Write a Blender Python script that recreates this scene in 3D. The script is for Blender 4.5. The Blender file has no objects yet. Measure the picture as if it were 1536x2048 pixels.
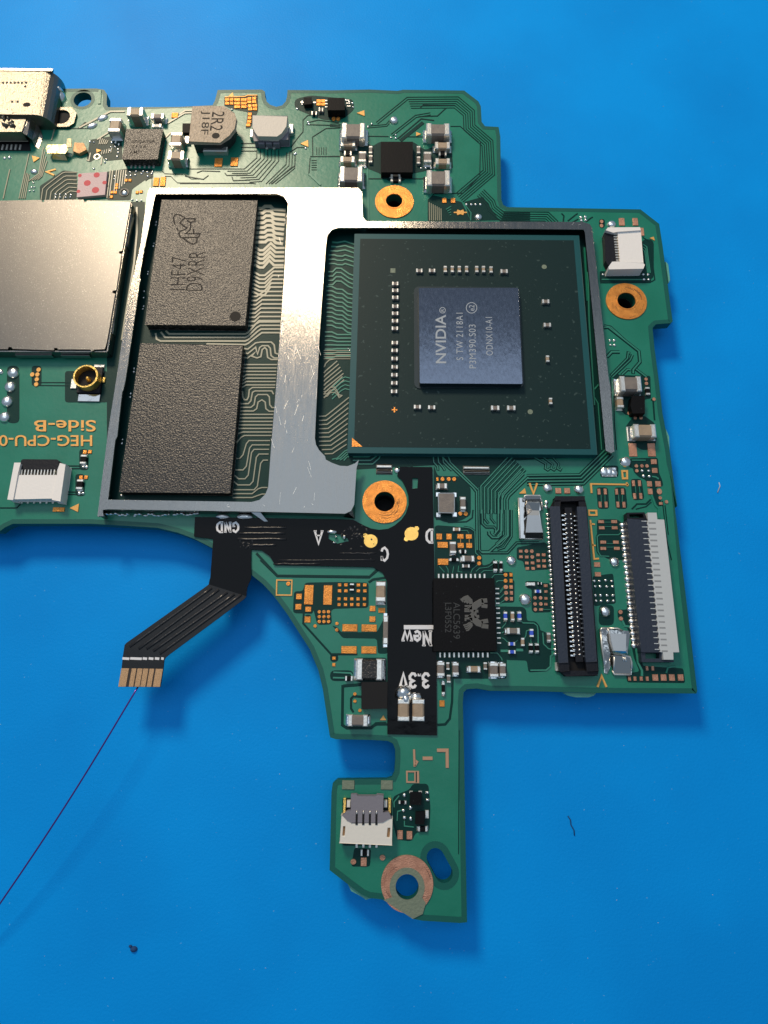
import bpy, bmesh, math, random
from mathutils import Vector, Matrix
from mathutils.geometry import tessellate_polygon
random.seed(7)
SC = bpy.context.scene
COL = SC.collection

# ------------------------------------------------------------------ camera
# world: 1 unit = 1 cm, board top at z = 0, x right, y away from the viewer
CR = Matrix(((0.9998987024825158, 0.014186794086171291, -0.0011487590425435128),
             (-0.013392836948650441, 0.9651135973312222, 0.26148876871646803),
             (0.004818370289642942, -0.261446895410797, 0.9652058351397423)))
CT = Vector((-3.1338453826311254, 27.83577946558116, -65.44710566292457)) * 0.1
FPX = 1300.0
CRI = CR.transposed()
CLOC = -(CRI @ CT)
cam_d = bpy.data.cameras.new('camera')
cam = bpy.data.objects.new('camera', cam_d)
COL.objects.link(cam)
cam.matrix_world = Matrix.Translation(CLOC) @ CRI.to_4x4()
cam_d.sensor_fit = 'VERTICAL'
cam_d.sensor_height = 36.0
cam_d.sensor_width = 27.0
cam_d.lens = FPX / 2048 * 36.0
cam_d.clip_start = 0.1
cam_d.clip_end = 300
cam_d.dof.use_dof = True
cam_d.dof.focus_distance = 6.35
cam_d.dof.aperture_fstop = 40
SC.camera = cam

# ------------------------------------------------------------------ light
W = bpy.data.worlds.new('World'); SC.world = W; W.use_nodes = True
wn = W.node_tree.nodes; wl = W.node_tree.links
bg = wn['Background']
bg.inputs[0].default_value = (0.50, 0.66, 0.86, 1); bg.inputs[1].default_value = 0.34

def area(name, loc, target, size, power, color, sy=None):
    d = bpy.data.lights.new(name, 'AREA'); d.energy = power; d.color = color
    d.shape = 'DISK' if sy is None else 'RECTANGLE'
    d.size = size
    if sy: d.size_y = sy
    o = bpy.data.objects.new(name, d); COL.objects.link(o)
    o.location = loc
    o.rotation_euler = (Vector(target) - Vector(loc)).to_track_quat('-Z', 'Y').to_euler()
    return o
area('desk_lamp', (-8.2, 15.8, 18.0), (0.0, -1.5, 0), 6.4, 5800, (1.0, 0.81, 0.58))
fill_o = area('cool_fill_panel', (-9, 11, 60), (-9, 11, 0), 60, 8200, (0.74, 0.86, 1.0), 42)  # added cool fill out of view, sized for reflections in die and frame
SC.view_settings.view_transform = 'Standard'
SC.view_settings.look = 'None'
SC.view_settings.exposure = 0.0
SC.view_settings.gamma = 1.0
SC.cycles.use_denoising = True
SC.cycles.max_bounces = 8

# ------------------------------------------------------------------ pixel -> place
def P(px, py, z=0.0):
    """point of the horizontal plane z (mm) that photo pixel (px,py) looks at"""
    d = CRI @ Vector(((px - 768) / FPX, -(py - 1024) / FPX, -1.0))
    s = (z * 0.1 - CLOC.z) / d.z
    return CLOC + d * s
FR = dict(A=(0, 0, 1), Z1=(0, 120, 3.84), Z2=(360, 160, 3.84), Z3=(660, 170, 3.84), Z4=(1000, 380, 3.84),
          Z5=(0, 380, 3.84), Z6=(0, 680, 3.84), Z7=(220, 360, 3.84), Z8=(200, 680, 3.84),
          Y1=(560, 420, 3.84), Y2=(860, 420, 3.84), Y3=(560, 720, 3.84), Y4=(900, 720, 3.072),
          Y5=(380, 1000, 3.84), Y6=(700, 900, 4.389), Y7=(740, 1100, 4.389), Y8=(980, 920, 3.657),
          X1=(500, 1120, 5.12), X2=(640, 1460, 4.8), X3=(200, 1000, 4.518), X4=(0, 1340, 4.266), X5=(980, 1300, 3.49),
          X6=(1180, 640, 6.98), X7=(0, 120, 6.829), X8=(200, 180, 7.68),
          W1=(360, 180, 6.4), W2=(80, 260, 6.4), W3=(1020, 980, 9.6), W4=(1160, 1160, 6.4), W5=(870, 1020, 6.982),
          W6=(1180, 900, 7.68), W7=(820, 560, 6.4), W8=(960, 1160, 9.306), V1=(330, 415, 17.07), V2=(860, 1170, 10.97))
def px(f, x, y):
    a, b, s = FR[f]; return (a + x / s, b + y / s)
def Q(f, x, y, z=0.0):
    return P(*px(f, x, y), z)
def Qs(f, pts, z=0.0):
    return [Q(f, x, y, z) for x, y in pts]

# ------------------------------------------------------------------ materials
def M(name, col, rough=0.5, metal=0.0, bump=None, var=None, coat=0.0, spec=0.5, speck=None, stretch=None, rvar=0.0):
    """bump=(scale,strength) var=(scale,second colour) speck=(scale,threshold,colour) stretch=(x,y,z)"""
    m = bpy.data.materials.new(name); m.use_nodes = True
    n = m.node_tree.nodes; l = m.node_tree.links
    b = n['Principled BSDF']
    b.inputs['Base Color'].default_value = (*col, 1)
    b.inputs['Roughness'].default_value = rough
    b.inputs['Metallic'].default_value = metal
    b.inputs['Specular IOR Level'].default_value = spec
    if coat:
        b.inputs['Coat Weight'].default_value = coat; b.inputs['Coat Roughness'].default_value = 0.12
    if bump or var or speck or rvar:
        g = n.new('ShaderNodeNewGeometry')
        src = g.outputs['Position']
        if stretch:
            mp = n.new('ShaderNodeMapping'); mp.inputs['Scale'].default_value = stretch
            l.new(src, mp.inputs['Vector']); src = mp.outputs['Vector']
        csock = None
        if var:
            t = n.new('ShaderNodeTexNoise'); t.inputs['Scale'].default_value = var[0]; t.inputs['Detail'].default_value = 4
            l.new(src, t.inputs['Vector'])
            r = n.new('ShaderNodeValToRGB')
            r.color_ramp.elements[0].position = 0.35; r.color_ramp.elements[1].position = 0.65
            r.color_ramp.elements[0].color = (*col, 1); r.color_ramp.elements[1].color = (*var[1], 1)
            l.new(t.outputs['Fac'], r.inputs['Fac']); csock = r.outputs['Color']
        if speck:
            t = n.new('ShaderNodeTexNoise'); t.inputs['Scale'].default_value = speck[0]; t.inputs['Detail'].default_value = 1
            l.new(g.outputs['Position'], t.inputs['Vector'])
            r = n.new('ShaderNodeValToRGB'); r.color_ramp.elements[0].position = speck[1]
            r.color_ramp.elements[1].position = min(1, speck[1] + 0.04)
            l.new(t.outputs['Fac'], r.inputs['Fac'])
            mx = n.new('ShaderNodeMix'); mx.data_type = 'RGBA'
            l.new(r.outputs['Color'], mx.inputs[0])
            if csock: l.new(csock, mx.inputs[6])
            else: mx.inputs[6].default_value = (*col, 1)
            mx.inputs[7].default_value = (*speck[2], 1)
            csock = mx.outputs[2]
        if csock: l.new(csock, b.inputs['Base Color'])
        if rvar:
            t = n.new('ShaderNodeTexNoise'); t.inputs['Scale'].default_value = 6; t.inputs['Detail'].default_value = 5
            l.new(src, t.inputs['Vector'])
            mr = n.new('ShaderNodeMapRange'); mr.inputs[1].default_value = 0.3; mr.inputs[2].default_value = 0.7
            mr.inputs[3].default_value = max(0.02, rough - rvar); mr.inputs[4].default_value = rough + rvar
            l.new(t.outputs['Fac'], mr.inputs[0]); l.new(mr.outputs[0], b.inputs['Roughness'])
        if bump:
            t = n.new('ShaderNodeTexNoise'); t.inputs['Scale'].default_value = bump[0]; t.inputs['Detail'].default_value = 3
            l.new(src, t.inputs['Vector'])
            bp = n.new('ShaderNodeBump'); bp.inputs['Strength'].default_value = bump[1]; bp.inputs['Distance'].default_value = 0.02
            l.new(t.outputs['Fac'], bp.inputs['Height']); l.new(bp.outputs['Normal'], b.inputs['Normal'])
    return m
MT = dict(
    mat=M('blue_rubber', (0.0, 0.262, 0.75), 0.5, bump=(45, 0.12), var=(0.7, (0.0, 0.305, 0.84)), speck=(42, 0.78, (0.10, 0.38, 0.76)), spec=0.12),
    bare=M('bare_soldermask', (0.001, 0.032, 0.028), 0.42, bump=(70, 0.05), spec=0.18),
    edge=M('laminate_edge', (0.003, 0.088, 0.062), 0.5, bump=(60, 0.1)),
    pour=M('soldermask_on_copper', (0.006, 0.168, 0.106), 0.33, bump=(22, 0.06), var=(3, (0.010, 0.192, 0.126)), spec=0.5),
    trace=M('soldermask_on_trace', (0.026, 0.22, 0.15), 0.34, spec=0.55),
    bright=M('soldermask_on_glared_trace', (0.27, 0.27, 0.185), 0.36, spec=0.7),  # cream lamp glare put into the colour of these traces
    cop=M('bare_copper', (0.88, 0.34, 0.065), 0.36, metal=0.6, bump=(120, 0.3), var=(16, (0.66, 0.24, 0.045)), speck=(70, 0.72, (0.25, 0.10, 0.03)), rvar=0.12),
    rim=M('bare_edge_mask', (0.002, 0.096, 0.074), 0.42, bump=(70, 0.06), spec=0.4),
    cop2=M('pink_lit_copper', (0.62, 0.31, 0.20), 0.40, metal=0.5, bump=(120, 0.3), var=(16, (0.46, 0.22, 0.14)), speck=(70, 0.70, (0.22, 0.10, 0.06)), rvar=0.12),  # pinker than cop: the pads' different light is put into the colour
    print=M('ink_orange', (0.78, 0.40, 0.10), 0.45, metal=0.2, bump=(90, 0.15)),
    tailm=M('black_tail', (0.006, 0.006, 0.0065), 0.32, bump=(10, 0.1), spec=0.3),
    gold=M('gold_plate', (0.95, 0.66, 0.20), 0.33, metal=0.9, bump=(220, 0.4)),
    brass=M('dull_gold', (0.62, 0.37, 0.19), 0.42, metal=0.6, bump=(60, 0.3), stretch=(5, .6, 1)),
    sold=M('solder', (0.94, 0.94, 0.92), 0.25, metal=1.0, bump=(40, 0.2)),
    tin=M('tin_terminal', (0.84, 0.81, 0.74), 0.32, metal=0.75, bump=(50, 0.14)),
    cera=M('ceramic_tan', (0.38, 0.285, 0.19), 0.45, bump=(90, 0.2), var=(16, (0.32, 0.24, 0.165))),
    cerag=M('ceramic_grey', (0.21, 0.18, 0.155), 0.5, bump=(90, 0.2), var=(16, (0.17, 0.145, 0.13))),
    epoxy=M('black_epoxy', (0.009, 0.008, 0.007), 0.28, bump=(66, 0.32), var=(75, (0.024, 0.021, 0.018)), speck=(85, 0.62, (0.13, 0.11, 0.09)), spec=0.45),
    epoxy2=M('smooth_epoxy', (0.005, 0.005, 0.006), 0.55, bump=(70, 0.12), speck=(50, 0.74, (0.03, 0.034, 0.038)), spec=0.12),
    etch=M('laser_etch', (0.024, 0.021, 0.018), 0.7, spec=0.25),
    etchl=M('laser_etch_pale', (0.10, 0.10, 0.095), 0.7),
    etchd=M('laser_etch_dim', (0.035, 0.038, 0.04), 0.7),
    midg=M('mid_grey_plastic', (0.26, 0.275, 0.285), 0.5),
    print2=M('ink_dull', (0.46, 0.27, 0.17), 0.5),
    sub=M('package_substrate', (0.003, 0.021, 0.022), 0.5, bump=(60, 0.04), speck=(26, 0.70, (0.035, 0.065, 0.062)), spec=0.22),
    subedge=M('package_rim', (0.003, 0.075, 0.085), 0.45, spec=0.35),
    die=M('silicon', (0.17, 0.195, 0.25), 0.15, metal=0.9, bump=(4, 0.06), stretch=(8, 3, 1), rvar=0.04),
    under=M('underfill', (0.006, 0.020, 0.026), 0.35),
    diew=M('die_print', (0.33, 0.37, 0.41), 0.5, metal=0.2),
    alu=M('brushed_steel', (0.30, 0.287, 0.266), 0.18, metal=1.0, bump=(40, 0.15), stretch=(10, 0.9, 2), rvar=0.04),
    lid=M('sanded_steel', (0.18, 0.174, 0.165), 0.34, metal=1.0, bump=(140, 0.10), var=(130, (0.14, 0.136, 0.13)), speck=(120, 0.70, (0.4, 0.39, 0.37))),
    shell=M('nickel_shell', (0.26, 0.24, 0.20), 0.30, metal=1.0, bump=(70, 0.3), stretch=(2, 0.8, 1)),
    pgold=M('pale_gold', (0.86, 0.68, 0.36), 0.28, metal=1.0, bump=(14, 0.3)),
    spring=M('spring_steel', (0.55, 0.53, 0.50), 0.12, metal=1.0, bump=(9, 0.3)),
    springm=M('matt_steel', (0.50, 0.53, 0.55), 0.45, metal=0.7),
    white=M('white_plastic', (0.84, 0.81, 0.78), 0.45, bump=(40, 0.08)),
    cream=M('cream_plastic', (0.74, 0.71, 0.64), 0.5, bump=(40, 0.08)),
    dull=M('pale_plastic', (0.62, 0.57, 0.50), 0.55, bump=(50, 0.2)),
    greyp=M('grey_plastic', (0.20, 0.19, 0.22), 0.5, bump=(50, 0.1)),
    lightg=M('light_grey_plastic', (0.52, 0.55, 0.56), 0.5, bump=(40, 0.06)),
    blackp=M('black_plastic', (0.010, 0.011, 0.016), 0.5, bump=(45, 0.15), spec=0.22),
    dkblue=M('dark_plastic', (0.016, 0.024, 0.044), 0.5, bump=(45, 0.15)),
    hole=M('black_cavity', (0.002, 0.002, 0.003), 0.8),
    flex=M('black_coverlay', (0.002, 0.002, 0.0025), 0.15, bump=(7, 0.22), spec=0.13),
    flexr=M('black_coverlay_ridge', (0.022, 0.022, 0.024), 0.28, bump=(30, 0.2), spec=0.5),
    ink=M('white_ink', (0.76, 0.76, 0.78), 0.5, bump=(60, 0.1)),
    blue=M('blue_resistor', (0.03, 0.09, 0.62), 0.35),
    ind=M('inductor_top', (0.50, 0.40, 0.29), 0.48, bump=(42, 0.9), var=(30, (0.62, 0.50, 0.37)), stretch=(2.2, 0.7, 1)),
    indside=M('inductor_side', (0.03, 0.033, 0.034), 0.45, bump=(40, 0.2)),
    pink=M('label_paper', (0.62, 0.46, 0.46), 0.6, bump=(60, 0.3)),
    red=M('red_ink', (0.55, 0.05, 0.07), 0.6),
    lam=M('pale_laminate', (0.17, 0.21, 0.15), 0.55, bump=(50, 0.3)),
    nub=M('pale_nub', (0.10, 0.36, 0.28), 0.5, bump=(40, 0.3)),
    wire=M('purple_enamel', (0.13, 0.045, 0.27), 0.24, metal=0.75),
    lint=M('dark_fibre', (0.004, 0.05, 0.16), 0.8),
    dust=M('pale_dust', (0.42, 0.55, 0.66), 0.7),
    dkbrown=M('dark_brown', (0.03, 0.02, 0.015), 0.6),
)

# ------------------------------------------------------------------ mesh helpers
class MB:
    def __init__(s): s.v = []; s.f = []; s.m = []; s.sm = []
    def add(s, vs, fs, mi=0, smooth=False):
        o = len(s.v); s.v += [tuple(v) for v in vs]
        for f in fs: s.f.append(tuple(i + o for i in f)); s.m.append(mi); s.sm.append(smooth)
    def prism(s, top, zt, zb, mi=0, holes=(), side=None, base=None):
        """polygon prism; top = list of points (z ignored); heights in mm"""
        loops = [top] + list(holes)
        side = mi if side is None else side
        flat = [[Vector((p[0], p[1], 0)) for p in lp] for lp in loops]
        tris = tessellate_polygon(flat)
        allp = [p for lp in flat for p in lp]
        n = len(allp); zt *= .1; zb *= .1
        vs = [(p.x, p.y, zt) for p in allp] + [(p.x, p.y, zb) for p in allp]
        ft = []
        for a, b, c in tris:
            A, B, C = allp[a], allp[b], allp[c]
            if (B - A).cross(C - A).z < 0: a, c = c, a
            ft.append((a, b, c))
        fb = [(c + n, b + n, a + n) for a, b, c in ft]
        fs = []; o = 0
        for k, lp in enumerate(flat):
            L = len(lp)
            area_ = sum(lp[i].x * lp[(i + 1) % L].y - lp[(i + 1) % L].x * lp[i].y for i in range(L))
            rev = (area_ < 0) == (k == 0)
            for i in range(L):
                a, b = o + i, o + (i + 1) % L
                fs.append((b, a, a + n, b + n) if rev else (a, b, b + n, a + n)[::-1] if False else ((a + n, b + n, b, a) if not rev else (b + n, a + n, a, b)))
            o += L
        base_ = len(s.v); s.v += vs
        for f in ft: s.f.append(tuple(i + base_ for i in f)); s.m.append(mi); s.sm.append(False)
        for f in fb: s.f.append(tuple(i + base_ for i in f)); s.m.append(side); s.sm.append(False)
        for f in fs: s.f.append(tuple(i + base_ for i in f)); s.m.append(side); s.sm.append(False)
    def box(s, cx, cy, w, h, z0, z1, mi=0, rot=0.0, b=None, taper=0.0):
        """chamfered box; cx,cy,w,h in cm, z in mm"""
        if b is None: b = min(w, h, (z1 - z0) * .1) * 0.14
        z0 *= .1; z1 *= .1
        c, si = math.cos(rot), math.sin(rot)
        def ring(w, h, z):
            return [(cx + x * c - y * si, cy + x * si + y * c, z) for x, y in ((-w/2, -h/2), (w/2, -h/2), (w/2, h/2), (-w/2, h/2))]
        vs = ring(w + taper, h + taper, z0) + ring(w, h, z1 - b) + ring(w - 2*b, h - 2*b, z1)
        fs = []
        for r in (0, 4):
            for i in range(4):
                j = (i + 1) % 4; fs.append((r+i, r+j, r+4+j, r+4+i))
        fs.append((8, 9, 10, 11)); fs.append((3, 2, 1, 0))
        s.add(vs, fs, mi)
    def dome(s, cx, cy, rx, ry, z0, h, mi=0, n=14, k=4, rot=0.0, p=1.0):
        z0 *= .1; h *= .1; vs = []; fs = []
        c, si = math.cos(rot), math.sin(rot)
        for r in range(k):
            t = (r / k) * math.pi / 2
            for i in range(n):
                a = 2 * math.pi * i / n
                x, y = rx * math.cos(t) ** p * math.cos(a), ry * math.cos(t) ** p * math.sin(a)
                vs.append((cx + x*c - y*si, cy + x*si + y*c, z0 + h * math.sin(t)))
        vs.append((cx, cy, z0 + h))
        for r in range(k - 1):
            for i in range(n):
                j = (i + 1) % n; fs.append((r*n+i, r*n+j, (r+1)*n+j, (r+1)*n+i))
        for i in range(n): fs.append(((k-1)*n+i, (k-1)*n+(i+1) % n, k*n))
        s.add(vs, fs, mi, True)
    def strip(s, pts, w, z, mi=0, lift=0.03, base=0.0, wend=None):
        """raised flat band along pts (Vectors at plane); w cm; z top mm"""
        pts = [Vector((p[0], p[1], 0)) for p in pts]
        pts = [p for i, p in enumerate(pts) if i == 0 or (p - pts[i-1]).length > 1e-5]
        n = len(pts)
        if n < 2: return
        L = []
        for i in range(n):
            d0 = (pts[i] - pts[i-1]).normalized() if i else None
            d1 = (pts[i+1] - pts[i]).normalized() if i < n-1 else None
            if d0 is None: d0 = d1
            if d1 is None: d1 = d0
            t = (d0 + d1)
            t = t.normalized() if t.length > 1e-6 else d0
            nn = Vector((-t.y, t.x, 0)); cs = max(0.5, nn.dot(Vector((-d0.y, d0.x, 0))))
            ww = w if wend is None else w + (wend - w) * i / (n - 1)
            L.append((pts[i], nn * (ww / 2 / cs), nn * (ww / 2 / cs * 1.25 + 0.0004)))
        vs = []
        for p, a, b in L:
            vs += [(p.x + b.x, p.y + b.y, base * .1), (p.x + a.x, p.y + a.y, z * .1), (p.x - a.x, p.y - a.y, z * .1), (p.x - b.x, p.y - b.y, base * .1)]
        fs = []
        for i in range(n - 1):
            o = i * 4
            for k in range(3): fs.append((o+k, o+k+1, o+4+k+1, o+4+k)[::-1])
        fs.append((0, 1, 2, 3)); e = (n-1)*4; fs.append((e+3, e+2, e+1, e))
        s.add(vs, fs, mi)
    def tube(s, pts, r, n=6, mi=0):
        pts = [Vector(p) for p in pts]; vs = []; fs = []
        for i, p in enumerate(pts):
            t = (pts[min(i+1, len(pts)-1)] - pts[max(i-1, 0)]).normalized()
            u = t.cross(Vector((0.03, 0.02, 1))).normalized(); v = u.cross(t)
            for k in range(n):
                a = 2 * math.pi * k / n; vs.append(p + (u * math.cos(a) + v * math.sin(a)) * r)
        for i in range(len(pts) - 1):
            for k in range(n):
                j = (k + 1) % n; fs.append((i*n+k, i*n+j, (i+1)*n+j, (i+1)*n+k))
        fs.append(tuple(range(n))[::-1]); fs.append(tuple((len(pts)-1)*n + k for k in range(n)))
        s.add(vs, fs, mi, True)
    def slab(s, quad, t, mi=0):
        """sloped plate: 4+ points with own z (Vectors, cm), thickness t mm downward"""
        n = len(quad); t *= .1
        vs = [tuple(q) for q in quad] + [(q[0], q[1], q[2] - t) for q in quad]
        ar = sum(quad[i][0]*quad[(i+1) % n][1] - quad[(i+1) % n][0]*quad[i][1] for i in range(n))
        f = tuple(range(n)) if ar > 0 else tuple(range(n))[::-1]
        fs = [f, tuple(i + n for i in f[::-1])]
        for i in range(n):
            a, b = f[i], f[(i+1) % n]; fs.append((b, a, a + n, b + n))
        s.add(vs, fs, mi)
    def build(s, name, mats, parent=None, label=None, bevel=0):
        me = bpy.data.meshes.new(name)
        me.from_pydata(s.v, [], s.f); me.update()
        for m in (mats if isinstance(mats, (list, tuple)) else [mats]): me.materials.append(MT[m])
        me.polygons.foreach_set('material_index', s.m); me.polygons.foreach_set('use_smooth', s.sm)
        o = bpy.data.objects.new(name, me); COL.objects.link(o)
        if parent: o.parent = parent
        if label: o['label'] = label
        if bevel:
            b = o.modifiers.new('bevel', 'BEVEL'); b.width = bevel * .1; b.segments = 2; b.limit_method = 'ANGLE'; b.angle_limit = math.radians(40)
        return o
def circ(c, r, n=40, ry=None, rot=0):
    ry = ry or r
    return [Vector((c[0] + r * math.cos(2*math.pi*i/n + rot), c[1] + ry * math.sin(2*math.pi*i/n + rot), 0)) for i in range(n)]
def rounded(pts, r, n=5):
    """round each corner of a polygon (Vectors) by radius r cm (or list)"""
    out = []; N = len(pts)
    for i, p in enumerate(pts):
        rr = r[i] if isinstance(r, (list, tuple)) else r
        p = Vector((p[0], p[1], 0)); a = Vector((pts[i-1][0], pts[i-1][1], 0)); b = Vector((pts[(i+1) % N][0], pts[(i+1) % N][1], 0))
        if rr <= 0: out.append(p); continue
        da, db = (a - p), (b - p); q = min(rr, da.length * .48, db.length * .48)
        A, B = p + da.normalized() * q, p + db.normalized() * q
        for k in range(n + 1):
            t = k / n; out.append(A.lerp(p, t).lerp(p.lerp(B, t), t))
    return out
def offset(pts, d):
    """inset closed polygon by d cm (positive = inward)"""
    N = len(pts); ar = sum(pts[i][0]*pts[(i+1) % N][1] - pts[(i+1) % N][0]*pts[i][1] for i in range(N)); sg = 1 if ar > 0 else -1
    out = []
    for i in range(N):
        p = Vector((pts[i][0], pts[i][1], 0)); a = Vector((pts[i-1][0], pts[i-1][1], 0)); b = Vector((pts[(i+1) % N][0], pts[(i+1) % N][1], 0))
        d0, d1 = (p - a).normalized(), (b - p).normalized()
        n0, n1 = Vector((-d0.y, d0.x, 0)) * sg, Vector((-d1.y, d1.x, 0)) * sg
        m = n0 + n1; m = m.normalized() if m.length > 1e-6 else n0
        out.append(p + m * (d / max(0.45, m.dot(n0))))
    return out
def para(pts, n, sp):
    """n parallel polylines in frame pixels, stepped sp to the right hand side"""
    res = []
    for k in range(n):
        out = []; N = len(pts)
        for i, p in enumerate(pts):
            p = Vector(p)
            d0 = (p - Vector(pts[i-1])).normalized() if i else None
            d1 = (Vector(pts[i+1]) - p).normalized() if i < N-1 else None
            d0 = d0 or d1; d1 = d1 or d0
            m = Vector((-d0.y - d1.y, d0.x + d1.x)).normalized()
            q = p + m * (k * sp / max(0.4, m.dot(Vector((-d0.y, d0.x)))))
            out.append((q.x, q.y))
        res.append(out)
    return res
def dims(f, x0, y0, x1, y1, z):
    """centre and size (cm) of an axis-aligned top face seen at this pixel box at height z mm"""
    l, r = Q(f, x0, (y0+y1)/2, z), Q(f, x1, (y0+y1)/2, z); t, b = Q(f, (x0+x1)/2, y0, z), Q(f, (x0+x1)/2, y1, z)
    c = (l + r) / 2; c2 = (t + b) / 2
    return c.x, c2.y, (r - l).length, (t - b).length
ROT = 0.0

# ------------------------------------------------------------------ work surface
ZM = -2.7
mb = MB()
mb.add([(-60, -70, ZM*.1), (60, -70, ZM*.1), (60, 60, ZM*.1), (-60, 60, ZM*.1)], [(0, 1, 2, 3)])
mat_o = mb.build('work_mat', 'mat'); mat_o['kind'] = 'structure'

# ------------------------------------------------------------------ the board
OUT = [('A', -420, 176), ('Z1', 440, 222), ('Z1', 740, 220), ('Z1', 800, 230), ('Z1', 822, 262), ('Z1', 820, 345), ('Z1', 832, 364), ('Z1', 1480, 362),
       ('Z2', 0, 208), ('Z2', 250, 195), ('Z2', 268, 160), ('Z2', 290, 78), ('Z2', 630, 75), ('Z2', 652, 90), ('Z2', 655, 135), ('Z2', 668, 168), ('Z2', 695, 193),
       ('Z2', 740, 207), ('Z2', 785, 196), ('Z2', 812, 165), ('Z2', 822, 130), ('Z2', 826, 78),
       ('Z3', 30, 42), ('Z3', 300, 36), ('Z3', 520, 46), ('Z3', 560, 38), ('Z3', 1030, 44), ('Z3', 1140, 128), ('Z3', 1158, 165), ('Z3', 1165, 285), ('Z3', 1190, 318), ('Z3', 1295, 324), ('Z3', 1308, 400),
       ('Z3', 1316, 880), ('Z3', 1330, 922), ('Z3', 1360, 938), ('Z4', 75, 133), ('Z4', 1078, 150), ('Z4', 1222, 262), ('Z4', 1248, 430), ('Z4', 1325, 1010), ('Z4', 1310, 1024),
       ('Z4', 1200, 1032), ('X6', 905, 75), ('X6', 872, 110), ('X6', 900, 400), ('X6', 960, 850), ('X6', 1010, 1300), ('X6', 1110, 1815),
       ('Y4', 1360, 640), ('Y4', 1395, 900), ('Y8', 1330, 180), ('Y8', 1420, 900), ('Y8', 1515, 1690), ('X5', 1440, 304),
       ('X5', 740, 300), ('X5', 300, 288), ('X5', 0, 285), ('Y7', 940, 1216), ('Y7', 850, 1222), ('Y7', 822, 1250), ('Y7', 815, 1340),
       ('X2', 1385, 300), ('X2', 1400, 1200), ('X2', 1412, 1845), ('X2', 1340, 1852), ('X2', 980, 1830), ('X2', 890, 1812), ('X2', 600, 1627), ('X2', 470, 1612),
       ('X2', 400, 1580), ('X2', 260, 1475), ('X2', 92, 1345), ('X2', 110, 600), ('X2', 122, 510), ('X2', 165, 472), ('X2', 640, 468), ('X2', 690, 450), ('X2', 714, 400),
       ('X2', 722, 290), ('X2', 722, 190), ('X2', 700, 130), ('X2', 650, 105), ('X2', 500, 96), ('X2', 150, 88), ('X2', 100, 72),
       ('X1', 815, 1790), ('X1', 790, 1620), ('X1', 745, 1320), ('X1', 700, 1130), ('X1', 610, 910), ('X1', 500, 740), ('X1', 385, 560), ('X1', 250, 375), ('X1', 130, 245), ('X1', 30, 165),
       ('X3', 1180, 530), ('X3', 1010, 432), ('X3', 850, 350), ('X3', 700, 295), ('X3', 520, 252), ('X3', 300, 238), ('Z6', 700, 1412), ('Z6', 100, 1412), ('Z6', 40, 1440), ('Z6', 0, 1470), ('A', -420, 1066)]
outline = [Q(f, x, y, 0) for f, x, y in OUT]
hA, hB, hC = Q('Z3', 492, 895), Q('Z4', 968, 855), Q('Y3', 803, 1090)
hD, hE = Q('X2', 836, 1502), Q('Z1', 635, 305)
sx = (Q('A', 20, 0) - Q('A', 0, 0)).length / 20
def prad(f, c, d): return (Q(f, c[0] + d, c[1]) - Q(f, *c)).length
rA, rB, rC, rD, rE = prad('Z3', (492, 895), 64), prad('Z4', (968, 855), 71), prad('Y3', (803, 1090), 80), prad('X2', (836, 1502), 112), prad('Z1', (635, 305), 68)
slot = []
s0, s1 = Q('X2', 1108, 1225), Q('X2', 1188, 1372); sd = (s1 - s0).normalized(); sr = prad('X2', (1108, 1225), 84); an = math.atan2(sd.y, sd.x)
for k in range(13): a = an + math.pi/2 + math.pi*k/12; slot.append(s0 + Vector((math.cos(a), math.sin(a), 0)) * sr)
for k in range(13): a = an - math.pi/2 + math.pi*k/12; slot.append(s1 + Vector((math.cos(a), math.sin(a), 0)) * sr)
holes = [circ(hA, rA), circ(hB, rB), circ(hC, rC), circ(hD, rD), circ(hE, rE), slot]
mb = MB(); mb.prism(outline, 0, -0.9, 0, holes, side=1)
board = mb.build('circuit_board', ['bare', 'edge'])
board['label'] = 'green circuit board crowded with chips and connectors around a metal frame'
board['category'] = 'circuit board'
def part(mb, name, mats, label=None, bevel=0, parent=None, kind=None):
    o = mb.build(name, mats, parent or board, label, bevel)
    if kind: o['kind'] = kind
    return o
# copper pour under the soldermask, stopping short of every edge
mb = MB(); mb.prism(offset(outline, 0.0015), 0.02, -0.02, 0, [offset(h_, -0.0015) for h_ in holes])
part(mb, 'copper_pour', 'pour')
mb = MB()
for lp, d in ((outline, .042), (slot, -.05), (holes[4], -.035)):
    inn = offset(lp, d); o0 = offset(lp, .0005 if d > 0 else -.0005); n = len(lp)
    mb.add([(p.x, p.y, .0031) for p in o0] + [(p.x, p.y, .0031) for p in inn] + [(p.x, p.y, .001) for p in inn], [(i, (i + 1) % n, n + (i + 1) % n, n + i) for i in range(n)] + [(n + i, n + (i + 1) % n, 2 * n + (i + 1) % n, 2 * n + i) for i in range(n)])
part(mb, 'bare_rim', 'rim')
# pale sprues on the edge
for f, q in (('Z4', [(1272, 548), (1292, 572), (1306, 690), (1296, 712)]), ('X5', [(510, 296), (545, 318), (600, 330), (690, 330), (725, 318), (742, 300)]), ('Y4', [(1326, 424), (1346, 470), (1350, 560), (1342, 590)])):
    mb = MB(); pts = Qs(f, q, -.3); mb.prism(pts, -0.3, -0.85); part(mb, 'edge_nub', 'nub')
mb = MB(); mb.prism(Qs('X2', [(262, 1468), (330, 1500), (400, 1560), (450, 1585), (500, 1612), (440, 1628), (395, 1595), (300, 1545)], -.3), -0.25, -.8); part(mb, 'edge_nub', 'nub')

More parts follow.
